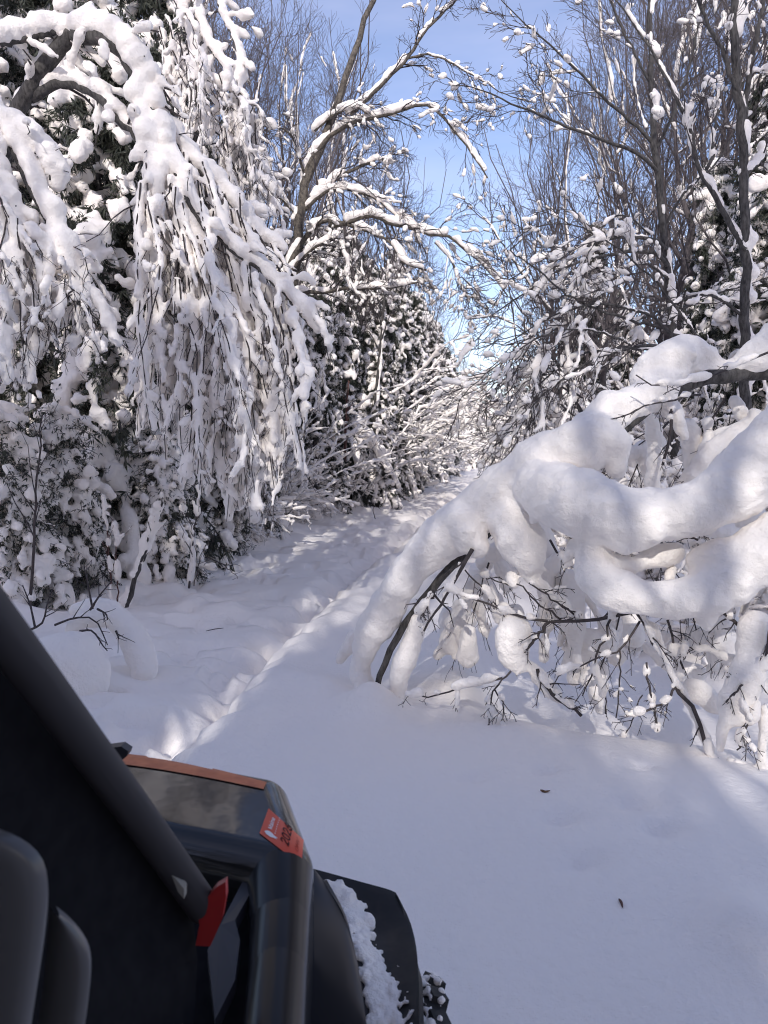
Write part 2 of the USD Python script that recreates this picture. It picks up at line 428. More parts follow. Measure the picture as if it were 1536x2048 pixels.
M['sticker'] = plain('orange_red_sticker', (0.62, 0.085, 0.040), 0.4, 0.4)
M['ink'] = plain('dark_red_ink', (0.055, 0.008, 0.008), 0.6, 0.2)
M['faded_ink'] = plain('faded_ink', (0.33, 0.04, 0.03), 0.6, 0.2)
M['white_ink'] = plain('white_ink', (0.75, 0.72, 0.70), 0.6, 0.3)
M['latch'] = plain('worn_metal', (0.16, 0.15, 0.13), 0.5, 0.5)
M['tyre'] = grainy('tyre_rubber', (0.012, 0.012, 0.013), (0.03, 0.03, 0.03), 30, 0.8, 0.3)

def hull_spheres(pts, r, seg=28):
    rs = np.broadcast_to(r, (len(pts),))
    m = manifold3d.Manifold.batch_hull([manifold3d.Manifold.sphere(float(q), seg).translate([float(c) for c in p]) for p, q in zip(pts, rs)])
    k = m.to_mesh()
    return np.array(k.vert_properties[:, :3], float), np.array(k.tri_verts, int)

def chain(pts, r, seg=24):
    rs = np.broadcast_to(r, (len(pts),))
    ms = []
    for a, b, ra, rb in zip(pts[:-1], pts[1:], rs[:-1], rs[1:]):
        ms.append(manifold3d.Manifold.batch_hull([manifold3d.Manifold.sphere(float(q), seg).translate([float(c) for c in p]) for p, q in ((a, ra), (b, rb))]))
    m = manifold3d.Manifold.batch_boolean(ms, manifold3d.OpType.Add)
    k = m.to_mesh()
    return np.array(k.vert_properties[:, :3], float), np.array(k.tri_verts, int)

def slab(outline, thick, inset=0.0):
    """A plate whose outline is a list of 3-D points (roughly planar); thick: vector added for the back face."""
    from shapely.geometry import Polygon
    P = np.asarray(outline, float); c = P.mean(0)
    _, _, vt = np.linalg.svd(P - c)
    t = np.asarray(thick, float)
    uv = (P - c) @ vt[:2].T
    pg = Polygon(uv).buffer(0)
    v2, f = trimesh.creation.triangulate_polygon(pg, engine='earcut')
    from scipy.spatial import cKDTree
    near = cKDTree(uv).query(v2)[1]
    A = P[near]; n = len(A)
    ring = near
    B = A + t
    nrm = np.cross(A[f[0, 1]] - A[f[0, 0]], A[f[0, 2]] - A[f[0, 0]])
    f = f if nrm @ t < 0 else f[:, ::-1]
    edges = np.vstack([f[:, [0, 1]], f[:, [1, 2]], f[:, [2, 0]]])
    key = {tuple(e) for e in edges.tolist()}
    bd = np.array([e for e in key if (e[1], e[0]) not in key])
    side = np.vstack([np.column_stack([bd[:, 1], bd[:, 0], bd[:, 0] + n]), np.column_stack([bd[:, 1], bd[:, 0] + n, bd[:, 1] + n])])
    return np.vstack([A, B]), np.vstack([f, f[:, ::-1] + n, side])

def hit(V, F, px, py):
    """First point of the mesh along the photograph's ray through each pixel, and the face normal."""
    px, py = np.atleast_1d(px), np.atleast_1d(py)
    a, e1, e2 = V[F[:, 0]], V[F[:, 1]] - V[F[:, 0]], V[F[:, 2]] - V[F[:, 0]]
    fn = unit(np.cross(e1, e2))
    vn = vnormals(V, F)
    out, nor = [], []
    for x, y in zip(px, py):
        d = unit((x - 768) / FPX * np.array([1.0, 0, 0]) + (1024 - y) / FPX * UPV + FWD)
        p = np.cross(d, e2); det = (e1 * p).sum(1); inv = 1 / np.where(np.abs(det) < 1e-12, 1e12, det)
        s = CAM - a; u = (s * p).sum(1) * inv
        q = np.cross(s, e1); v = (q @ d) * inv; t = (e2 * q).sum(1) * inv
        ok = (u >= -1e-6) & (v >= -1e-6) & (u + v <= 1 + 1e-6) & (t > 0.05)
        if not ok.any():
            out.append([np.nan] * 3); nor.append([0, 0, 1]); continue
        k = np.argmin(np.where(ok, t, 1e9))
        w = np.array([1 - u[k] - v[k], u[k], v[k]])
        n = unit(w @ vn[F[k]])
        out.append(CAM + d * t[k]); nor.append(n if n @ d < 0 else fn[k])
    return np.array(out), np.array(nor)

def decal(V, F, corners, nu, nv, lift, holes=None):
    """A thin sheet laid on the mesh over the photo quad corners (p00, p10, p11, p01)."""
    c = np.asarray(corners, float)
    u, v = np.meshgrid(np.linspace(0, 1, nu), np.linspace(0, 1, nv), indexing='ij')
    w = [(1 - u) * (1 - v), u * (1 - v), u * v, (1 - u) * v]
    P = sum(k[..., None] * q for k, q in zip(w, c)).reshape(-1, 2)
    H, N = hit(V, F, P[:, 0], P[:, 1])
    i, j = np.meshgrid(np.arange(nu - 1), np.arange(nv - 1), indexing='ij')
    o = (i * nv + j).ravel()
    q = np.vstack([np.column_stack([o, o + nv, o + nv + 1]), np.column_stack([o, o + nv + 1, o + 1])])
    ok = ~np.isnan(H).any(1)
    q = q[ok[q].all(1)]
    H = np.where(np.isnan(H), 0, H)
    n = len(H)
    Q = H + N * lift
    if len(q):
        e = np.cross(Q[q[0, 1]] - Q[q[0, 0]], Q[q[0, 2]] - Q[q[0, 0]])
        if e @ N[q[0, 0]] < 0:
            q = q[:, ::-1]
    return Q, q

def decal_shape(V, F, tri_mesh, size, corners, lift):
    """Lays flat lettering (a text_mesh scaled to size = (w, h)) on the mesh inside the photo quad."""
    v = np.array(tri_mesh.vertices); f = np.array(tri_mesh.faces)
    lo, hi = v.min(0), v.max(0)
    top = (v[f][:, :, 2] > hi[2] - 1e-6).all(1)
    f = f[top]
    keep = np.unique(f); m = np.full(len(v), -1); m[keep] = np.arange(len(keep))
    v, f = v[keep], m[f]
    u = (v[:, 0] - lo[0]) / (hi[0] - lo[0]); w = (v[:, 1] - lo[1]) / (hi[1] - lo[1])
    c = np.asarray(corners, float)
    P = ((1 - u) * (1 - w))[:, None] * c[0] + (u * (1 - w))[:, None] * c[1] + (u * w)[:, None] * c[2] + ((1 - u) * w)[:, None] * c[3]
    H, N = hit(V, F, P[:, 0], P[:, 1])
    return H + N * lift, f

car = thing('off_road_vehicle', 'black off-road buggy with orange hood edge, open door frame and knobbly front tyre', 'off-road vehicle')
# hood: rounded shell
rad = 0.055
fl, fr, rr, rl = at(120, 1541, 1.44), at(520, 1621, 1.32), at(558, 1750, 1.13), at(120, 1700, 1.20)
rl = fl + rr - fr
hood_pts = [fl, fr, rr, rl] + [p + [0, 0, -0.3] for p in (fl, fr, rr, rl)]
HV, HF = hull_spheres(hood_pts, rad, 48)
part(car, 'hood', (HV, HF), 'gloss_black', smooth=40)
# body shoulder running back towards the door
sh = [rr, at(561, 1850, 1.01), at(556, 1950, 0.91), at(543, 2110, 0.78)]
shr = [rad - 0.001, 0.043, 0.039, 0.037]
b0, b1, b2 = [hull_spheres([sh[k], sh[k + 1], sh[k] + [0, 0, -0.3], sh[k + 1] + [0, 0, -0.3]], [shr[k], shr[k + 1]] * 2, 40) for k in range(3)]
top = b0
part(car, 'body_shoulder', join([top, b1, b2]), 'shoulder', smooth=40)
# cowl: sunken dark tray between shoulder and pillar
part(car, 'cowl', slab([on_z(320, 1660, 1.075), on_z(520, 1712, 1.07), on_z(505, 2150, 1.0), on_z(300, 2150, 1.0)], (0, 0, -0.25)), 'black')
wl = [on_z(470, 1760, 1.06), on_z(505, 1740, 1.08), on_z(470, 1830, 1.055), on_z(440, 1880, 1.03)]
part(car, 'cowl_brace', slab([on_z(440, 1850, 1.085), on_z(505, 1725, 1.088), on_z(515, 1760, 1.085), on_z(470, 1840, 1.085), on_z(480, 1880, 1.08), on_z(470, 1960, 1.075), on_z(430, 2040, 1.07), on_z(415, 1900, 1.08)], (0, 0, -0.02)), 'inner')
# orange trim on the leading edge of the hood
def trim():
    up = spline([[245, 1511], [330, 1521], [430, 1540], [533, 1572]], 40)
    dn = spline([[232, 1524], [330, 1537], [430, 1553], [527, 1578]], 40)
    rows = []
    for s in np.linspace(0, 1, 8):
        rows.append(up * (1 - s) + dn * s)
    P = np.stack(rows, 1).reshape(-1, 2)
    H, N = hit(HV, HF, P[:, 0], P[:, 1])
    return H, N
def curved_strip(up, dn, nu, nv, lift):
    up, dn = spline(up, nu), spline(dn, nu)
    P = np.stack([up * (1 - s) + dn * s for s in np.linspace(0, 1, nv)], 1).reshape(-1, 2)
    H, N = hit(HV, HF, P[:, 0], P[:, 1])
    i, j = np.meshgrid(np.arange(nu - 1), np.arange(nv - 1), indexing='ij')
    o = (i * nv + j).ravel()
    q = np.vstack([np.column_stack([o, o + nv, o + nv + 1]), np.column_stack([o, o + nv + 1, o + 1])])
    ok = ~np.isnan(H).any(1)
    q = q[ok[q].all(1)]
    return np.where(np.isnan(H), 0, H) + N * lift, q
part(car, 'hood_trim', curved_strip([[236, 1508], [330, 1519], [430, 1540], [533, 1566]], [[230, 1528], [330, 1542], [430, 1560], [527, 1580]], 50, 10, 0.002), 'orange', smooth=True)
# licence sticker with its lettering
q0 = np.array([[520, 1667], [537, 1619], [0, 0], [0, 0]], float)
def sticker_quad(a0, a1, b0, b1):
    """part of the sticker: a along its length, b across (0 left edge of the sheet, 1 right)."""
    L0, R0 = np.array([519, 1668.]), np.array([537, 1618.])
    L1, R1 = np.array([602, 1731.]), np.array([606, 1681.])
    f = lambda a, b: (L0 * (1 - a) + L1 * a) * (1 - b) + (R0 * (1 - a) + R1 * a) * b + np.array([10, -9]) * 4 * a * (1 - a) * (1.0 if True else 0)* 0.6
    return [f(a0, b0), f(a0, b1), f(a1, b1), f(a1, b0)]
st = part(car, 'registration_sticker', decal(HV, HF, sticker_quad(0, 1, 0, 1), 24, 16, 0.0015), 'sticker', smooth=True)
def letters(name, text, a0, a1, b0, b1, mt, lift, bold=False):
    q = sticker_quad(a0, a1, b0, b1)
    m = decal_shape(HV, HF, meshkit.text_mesh(text, 0.1, bold=bold), None, [q[3], q[2], q[1], q[0]], lift)
    m = (m[0], m[1][~np.isnan(m[0][m[1]]).any((1, 2))])
    m = (np.where(np.isnan(m[0]), 0, m[0]), m[1])
    part(st, name, m, mt)
letters('year_lettering', '2026', 0.40, 0.62, 0.12, 0.86, 'ink', 0.0025, True)
letters('word_lettering', 'Maine', 0.11, 0.20, 0.30, 0.74, 'white_ink', 0.0025, True)
letters('line_lettering', '- - - - - - - -', 0.265, 0.285, 0.22, 0.86, 'white_ink', 0.0025)
letters('small_lettering', 'OHV', 0.76, 0.86, 0.25, 0.72, 'faded_ink', 0.0025)
from shapely.geometry import Polygon as _Pg
emb = trimesh.creation.extrude_polygon(_Pg([(0, 3), (1, 5), (3, 6), (5, 5.2), (6, 4), (5, 2.5), (4, 2), (3, 0), (2, 1), (1.2, 0.2), (0.8, 2)]), 0.002, engine='earcut')
q = sticker_quad(0.07, 0.36, 0.03, 0.22)
m = decal_shape(HV, HF, emb, None, [q[3], q[2], q[1], q[0]], 0.0025)
part(st, 'emblem', (np.where(np.isnan(m[0]), 0, m[0]), m[1][~np.isnan(m[0][m[1]]).any((1, 2))]), 'white_ink')
# A-pillar and cab
PIL = [at(405, 1812, 0.88), at(300, 1663, 0.80), at(180, 1500, 0.70), at(20, 1283, 0.58), at(-180, 1030, 0.46), at(-600, 560, 0.30)]
PIL = spline(PIL, 16)
part(car, 'pillar', chain(PIL, np.linspace(0.020, 0.017, 16)), 'pillar', smooth=40)
door = [at(-520, 900, 0.42), at(-60, 1215, 0.60), at(150, 1490, 0.72), at(280, 1660, 0.82), at(385, 1810, 0.90), at(395, 1920, 0.86), at(380, 2200, 0.78), at(-900, 2200, 0.36)]
part(car, 'door', slab(door, (-0.05, 0.02, 0)), 'black')
# raised grey panels on the door, in place of window reflections
def padded(outline, bulge, y, mt, name):
    P = np.array([at(*p, y) for p in outline])
    v, f = slab(P, (-0.02, 0.02, 0))
    part(car, name, (v, f), mt)
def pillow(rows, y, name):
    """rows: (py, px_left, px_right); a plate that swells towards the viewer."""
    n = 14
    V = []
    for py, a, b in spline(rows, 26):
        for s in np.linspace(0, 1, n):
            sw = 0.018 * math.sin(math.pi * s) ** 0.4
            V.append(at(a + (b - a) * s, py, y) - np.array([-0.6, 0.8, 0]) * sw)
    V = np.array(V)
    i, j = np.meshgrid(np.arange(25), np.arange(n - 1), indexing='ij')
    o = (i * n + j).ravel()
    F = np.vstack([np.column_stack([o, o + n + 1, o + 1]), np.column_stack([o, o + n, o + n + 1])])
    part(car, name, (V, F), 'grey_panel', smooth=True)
pillow([(1646, -160, -40), (1668, -160, 25), (1700, -160, 72), (1750, -160, 94), (1850, -160, 92), (2100, -160, 55)], 0.55, 'reflection_panel')
pillow([(1812, 100, 112), (1835, 98, 140), (1870, 95, 168), (1910, 92, 182), (1980, 85, 178), (2110, 66, 160)], 0.60, 'reflection_panel')
# red strap, latch and side bracket
part(car, 'red_strap', slab([at(*p, 0.86) for p in ((451, 1764), (452, 1795), (444, 1838), (430, 1872), (420, 1893), (391, 1891), (399, 1850), (394, 1820), (402, 1806), (420, 1790), (432, 1775))], (0.0, 0.012, 0)), 'red')
part(car, 'latch', slab([at(*p, 0.815) for p in ((342, 1748), (355, 1762), (368, 1778), (368, 1798), (356, 1784))], (0, 0.012, 0)), 'latch')
part(car, 'hood_bracket', slab([at(*p, 1.18) for p in ((190, 1500), (242, 1493), (257, 1503), (254, 1512), (232, 1530), (205, 1528))], (0, 0.02, 0)), 'inner')
# inner wheel arch and fender flare
def sheet(rows, mt, name, thick=0.006, n=16, lab=None):
    """A curved sheet through rows of (px, py, y) points, each row a curve."""
    R = np.array([spline([at(*p) for p in r], n) for r in rows])
    R = np.array([spline(R[:, k], 24) for k in range(n)]).transpose(1, 0, 2)
    a, b = R.shape[:2]
    i, j = np.meshgrid(np.arange(a - 1), np.arange(b - 1), indexing='ij')
    o = (i * b + j).ravel()
    F = np.vstack([np.column_stack([o, o + b, o + b + 1]), np.column_stack([o, o + b + 1, o + 1])])
    V = R.reshape(-1, 3)
    N = vnormals(V, F)
    if N[:, 2].mean() < 0:
        N = -N; F = F[:, ::-1]
    V2 = V - N * thick
    rim = np.concatenate([np.arange(b), np.arange(1, a) * b + b - 1, (a - 1) * b + np.arange(b - 2, -1, -1), np.arange(a - 2, 0, -1) * b])
    r2 = np.roll(rim, -1); m = len(V)
    side = np.vstack([np.column_stack([rim, r2, r2 + m]), np.column_stack([rim, r2 + m, rim + m])])
    FF = np.vstack([F, F[:, ::-1] + m, side])
    part(car, name, (np.vstack([V, V2]), FF), mt, smooth=35)
    return V, F
sheet([[(560, 1725, 1.36), (560, 1800, 1.30), (560, 1900, 1.17), (560, 2120, 0.95)],
       [(618, 1733, 1.36), (628, 1800, 1.28), (636, 1900, 1.15), (640, 2120, 0.93)],
       [(640, 1752, 1.35), (672, 1820, 1.25), (694, 1900, 1.13), (715, 2120, 0.90)],
       [(652, 1770, 1.32), (690, 1836, 1.22), (716, 1930, 1.10), (742, 2120, 0.88)]], 'inner', 'wheel_arch')
fen_rows = [[(590, 1728, 1.47), (600, 1800, 1.41), (600, 1900, 1.28), (600, 2130, 1.08)],
            [(640, 1741, 1.47), (668, 1815, 1.40), (690, 1910, 1.27), (705, 2130, 1.08)],
            [(720, 1763, 1.47), (745, 1845, 1.39), (768, 1935, 1.27), (785, 2130, 1.08)],
            [(788, 1783, 1.46), (815, 1850, 1.37), (826, 1940, 1.25), (828, 2130, 1.06)],
            [(796, 1800, 1.44), (826, 1862, 1.36), (837, 1950, 1.23), (839, 2130, 1.04)]]
FV, FF = sheet(fen_rows, 'fender', 'fender_flare', 0.008)
# snow lying along the flare
rng = np.random.default_rng(5)
caps = []
for (px, py, w) in ((648, 1778, 10), (672, 1783, 14), (690, 1800, 18), (705, 1825, 22), (712, 1850, 22), (718, 1872, 24), (730, 1905, 26), (742, 1940, 28), (752, 1970, 34), (762, 2000, 40), (772, 2035, 46), (785, 2075, 46), (695, 1795, 8), (735, 1848, 5), (728, 1842, 5)):
    for k in range(70):
        a, b = px + rng.normal() * w * 0.5, py + rng.normal() * w * 0.5
        H, N = hit(FV, FF, [a], [b])
        if np.isnan(H).any():
            continue
        r = 0.0012 + 0.0022 * rng.random()
        p = H[0] + N[0] * 0.002
        caps.append([*p, *(p + rng.normal(size=3) * 0.003), r, r])
part(car, 'fender_snow', snow_mesh(caps, 0.003, 420, ((90, 0.0015),), 3), 'snow', smooth=True, kind='stuff')
# front wheel
def tyre(c, R, w):
    prof = np.array([[0.55 * R, -0.42 * w], [0.80 * R, -0.5 * w], [0.92 * R, -0.47 * w], [0.955 * R, -0.38 * w], [0.96 * R, 0], [0.955 * R, 0.38 * w], [0.92 * R, 0.47 * w], [0.80 * R, 0.5 * w], [0.55 * R, 0.42 * w]])
    m = trimesh.creation.revolve(prof, sections=72)
    T = np.array([[0, 0, 1, 0], [1, 0, 0, 0], [0, 1, 0, 0], [0, 0, 0, 1.0]])
    m.apply_transform(T); m.apply_translation(c)
    return np.array(m.vertices), np.array(m.faces)
TC, TR, TW = np.array([-0.004, 1.24, 0.395]), 0.355, 0.25
part(car, 'tyre', tyre(TC, TR, TW), 'tyre', smooth=35)
tw = car.GetChild('tyre')
for k in range(30):
    for sidek in (-2, -1, 0, 1, 2):
        a = (k + (0.5 if sidek % 2 else 0)) / 30 * 2 * np.pi
        w = (0.052, 0.045, 0.040)[abs(sidek)]; xo = (0, 0.054, 0.104)[abs(sidek)] * np.sign(sidek)
        v = np.array(trimesh.creation.box([w, 0.042, 0.034]).vertices); bf = trimesh.creation.box([w, 0.042, 0.034]).faces
        v[v[:, 2] > 0] *= (0.84, 0.80, 1)
        b = trimesh.Trimesh(v, bf)
        b.apply_transform(trimesh.transformations.rotation_matrix(0.4 * (1 if k % 2 else -1) * (sidek == 0) + 0.18 * sidek, [0, 0, 1]))
        b.apply_translation([xo, 0, 0.962 * TR - 0.012 * (abs(sidek) == 2)])
        if abs(sidek) == 2:
            b.apply_transform(trimesh.transformations.rotation_matrix(0.42 * np.sign(sidek), [0, 1, 0], [xo, 0, 0.962 * TR]))
        b.apply_transform(trimesh.transformations.rotation_matrix(-a, [1, 0, 0]))
        b.apply_translation(TC)
        zc = b.vertices[:, 2].mean(); yc = b.vertices[:, 1].mean()
        if zc > 0.35 and yc < 1.40:
            part(tw, 'tread_block', (np.array(b.vertices), np.array(b.faces)), 'tyre')
caps = []
for k in range(200):
    a = rng.uniform(-0.5, 1.0); x = rng.uniform(0.0, 0.112)
    p = TC + [x, -math.sin(a) * TR * 0.97, math.cos(a) * TR * 0.97]
    r = rng.uniform(0.0025, 0.006)
    caps.append([*p, *(p + rng.normal(size=3) * 0.004), r, r])
part(tw, 'tyre_snow', snow_mesh(caps, 0.0045, 420, ((90, 0.0015),), 4), 'snow', smooth=True, kind='stuff')
# lower body and roof, so that the vehicle is whole and throws its shadow
def boxm(lo, hi):
    b = trimesh.creation.box(bounds=[lo, hi]); return np.array(b.vertices), np.array(b.faces)
part(car, 'lower_body', hull_spheres([(-1.35, -1.6, 0.45), (-0.36, -1.6, 0.45), (-1.35, 1.15, 0.45), (-0.30, 0.95, 0.45), (-1.35, -1.6, 0.85), (-0.36, -1.6, 0.85), (-1.35, 1.15, 0.85), (-0.30, 0.95, 0.85)], 0.06), 'black', smooth=40)
part(car, 'roof', hull_spheres([(-1.25, -1.2, 1.98), (-0.50, -1.2, 1.98), (-1.25, 0.12, 1.98), (-0.46, 0.12, 1.98)], 0.05), 'black', smooth=40)
part(car, 'rear_pillar', chain([(-0.42, -1.3, 0.9), (-0.48, -1.15, 1.95)], 0.03), 'black', smooth=40)
# ------------------------------------------------------------------ the big bent tree at the right, deep under snow
def caps_px(rows, n=None, wob=0.0, rng=None):
    """Capsules along a curve of rows (px, py, distance, radius in photo pixels)."""
    c = poly(rows, n or max(4, 3 * len(rows)))
    if rng is not None:
        c[:, 3] *= 1 + wob * rng.normal(size=len(c))
    return np.column_stack([c[:-1, :3], c[1:, :3], c[:-1, 3], c[1:, 3]])

rng = np.random.default_rng(11)
ft = thing('bent_tree', 'fallen arching tree with thick smooth snow on its limbs, bowed down at the right', 'tree')
SN = [
    [(735, 1405, 5.0, 26), (722, 1330, 5.1, 30), (760, 1240, 5.0, 40), (820, 1150, 4.9, 47), (880, 1080, 4.85, 56), (962, 1014, 4.8, 62), (1045, 966, 4.7, 70), (1122, 908, 4.65, 68), (1190, 870, 4.6, 62)],
    [(680, 1320, 5.35, 12), (730, 1252, 5.3, 17), (790, 1180, 5.25, 26), (850, 1090, 5.2, 36), (930, 1020, 5.0, 45)],
    [(795, 1395, 4.95, 15), (800, 1340, 4.95, 20), (828, 1270, 4.95, 20), (845, 1220, 4.95, 22)],
    [(1000, 1000, 4.7, 55), (1040, 1070, 4.6, 52), (1062, 1120, 4.58, 40)],
    [(925, 1040, 4.7, 42), (955, 1095, 4.68, 26)],
    [(1150, 895, 4.55, 62), (1205, 868, 4.5, 48), (1228, 905, 4.5, 22), (1232, 940, 4.55, 12)],
    [(1180, 855, 4.7, 48), (1250, 812, 4.8, 42), (1310, 778, 4.9, 40), (1345, 742, 5.0, 44)],
    [(1290, 752, 5.0, 40), (1340, 722, 5.0, 42), (1392, 708, 5.1, 34), (1440, 728, 5.1, 22)],
    [(1380, 748, 5.05, 20), (1440, 745, 5.05, 24), (1500, 722, 5.0, 30), (1560, 690, 5.0, 48)],
    [(1325, 790, 4.9, 26), (1358, 840, 4.85, 20), (1368, 872, 4.85, 12)],
    [(1300, 840, 5.15, 12), (1312, 905, 5.2, 22), (1305, 960, 5.2, 18), (1320, 1000, 5.2, 14)],
    [(1372, 850, 5.4, 12), (1385, 905, 5.4, 22), (1380, 935, 5.4, 12)],
    [(1470, 800, 5.3, 16), (1490, 850, 5.3, 14), (1470, 900, 5.4, 14)],
    [(1075, 975, 4.5, 56), (1150, 1003, 4.3, 78), (1230, 1032, 4.2, 74), (1320, 1030, 4.15, 62), (1400, 1012, 4.1, 60), (1470, 968, 4.1, 66), (1535, 915, 4.1, 76), (1610, 850, 4.1, 80)],
    [(1150, 1088, 4.4, 14), (1172, 1092, 4.3, 28), (1186, 1140, 4.2, 42), (1240, 1185, 4.1, 44), (1310, 1202, 4.05, 38), (1380, 1190, 4.0, 44), (1440, 1160, 4.0, 58), (1500, 1125, 4.0, 56), (1570, 1080, 4.0, 60)],
    [(1400, 1125, 4.1, 36), (1450, 1120, 4.05, 50), (1560, 1112, 4, 58)],
    [(1180, 1095, 4.25, 18), (1255, 1132, 4.2, 12), (1305, 1115, 4.3, 18), (1350, 1105, 4.25, 18)],
    [(1150, 1090, 4.4, 20), (1128, 1122, 4.4, 12)],
    [(1408, 1205, 4.0, 24), (1414, 1252, 4.0, 12)],
    [(1030, 1255, 4.6, 36), (1024, 1305, 4.6, 33), (1040, 1340, 4.55, 20)],
    [(1060, 1330, 4.6, 14), (1085, 1365, 4.55, 16), (1120, 1400, 4.5, 9)],
    [(1055, 1140, 4.62, 20), (1075, 1165, 4.6, 14), (1115, 1198, 4.6, 12), (1140, 1222, 4.6, 6)],
    [(1020, 1150, 4.65, 14), (1030, 1170, 4.62, 10)],
    [(1005, 1215, 4.9, 14), (1030, 1228, 4.9, 8)],
    [(1515, 1250, 3.95, 24), (1508, 1310, 3.95, 24), (1490, 1345, 3.9, 22)],
    [(1500, 1345, 3.9, 22), (1462, 1385, 3.9, 22), (1448, 1440, 3.9, 15), (1440, 1500, 3.9, 8)],
    [(1500, 1350, 3.9, 18), (1490, 1420, 3.88, 16), (1470, 1450, 3.88, 8)],
    [(1536, 1420, 3.85, 16), (1525, 1500, 3.85, 14), (1540, 1570, 3.8, 16)],
    [(1308, 1250, 4.2, 11), (1335, 1315, 4.15, 10), (1368, 1390, 4.1, 11), (1410, 1470, 4.05, 10), (1425, 1510, 4.05, 8)],
    [(1380, 1370, 4.2, 18), (1410, 1390, 4.2, 20), (1440, 1420, 4.2, 10)],
    [(1290, 1235, 4.25, 12), (1300, 1262, 4.2, 9)],
    [(1460, 1520, 3.95, 14), (1500, 1545, 3.9, 22), (1530, 1580, 3.8, 22)],
    [(895, 1225, 5.7, 20), (905, 1280, 5.7, 24), (890, 1300, 5.7, 14)],
    [(955, 1140, 5.6, 20), (985, 1190, 5.6, 22), (1000, 1235, 5.6, 20)],
    [(1130, 1240, 5.6, 22), (1150, 1290, 5.6, 22), (1130, 1330, 5.6, 16)],
    [(1185, 1360, 4.9, 12), (1200, 1420, 4.9, 10)],
    [(1090, 1100, 5.6, 22), (1110, 1180, 5.6, 28), (1100, 1240, 5.6, 16)],
    [(1060, 1030, 5.4, 40), (1090, 1110, 5.4, 34), (1120, 1160, 5.4, 20)],
    [(1420, 1065, 5.0, 14), (1500, 1050, 5.0, 24)],
    [(1490, 1010, 4.6, 34), (1520, 1050, 4.6, 24)],
    [(1290, 1290, 5.2, 15), (1340, 1330, 5.2, 16), (1390, 1350, 5.2, 20)],
    [(1460, 1280, 4.9, 18), (1480, 1340, 4.9, 18)],
]
caps = np.vstack([caps_px(r, None, 0.05, rng) for r in SN])
caps[:, 6:] = caps[:, 6:] * 0.82 - 0.006
lum = []
for c in caps:
    for _ in range(1):
        t, r = rng.random(), c[6]
        d = unit(rng.normal(size=3) + [0, -0.2, -0.55])
        p = c[:3] * (1 - t) + c[3:6] * t + d * r * rng.uniform(0.72, 1.0)
        q = r * rng.uniform(0.14, 0.30)
        lum.append([*p, *(p + rng.normal(size=3) * r * 0.25), q, q * 0.8])
caps = np.vstack([caps, lum])
part(ft, 'snow', snow_mesh(caps, 0.017, 85, ((3.5, 0.036), (10, 0.015), (28, 0.007)), 1), 'snow', smooth=True, kind='stuff')

LIMBS = [  # (rows px py y, radius m)
    ([(745, 1405, 5.0), (770, 1325, 4.96), (805, 1258, 4.95), (850, 1195, 4.93), (905, 1130, 4.9), (960, 1080, 4.85), (1050, 1000, 4.75), (1150, 930, 4.65), (1230, 868, 4.7), (1300, 812, 4.85), (1360, 776, 4.95), (1440, 752, 5.0), (1600, 740, 5.0)], 0.020, 0.055),
    ([(1020, 1010, 4.8), (1150, 1015, 4.35), (1300, 1045, 4.2), (1420, 1020, 4.15), (1560, 920, 4.1)], 0.03, 0.04),
    ([(1170, 1090, 4.35), (1190, 1150, 4.2), (1280, 1210, 4.1), (1390, 1200, 4.05), (1570, 1100, 4.0)], 0.02, 0.03),
]
for rows, r0, r1 in LIMBS:
    c = spline([at(*p) for p in rows], 40)
    c = c + rng.normal(size=c.shape) * 0.004
    part(ft, 'limb', tubes(c, np.linspace(r0, r1, 40), 9), 'bark', smooth=True)
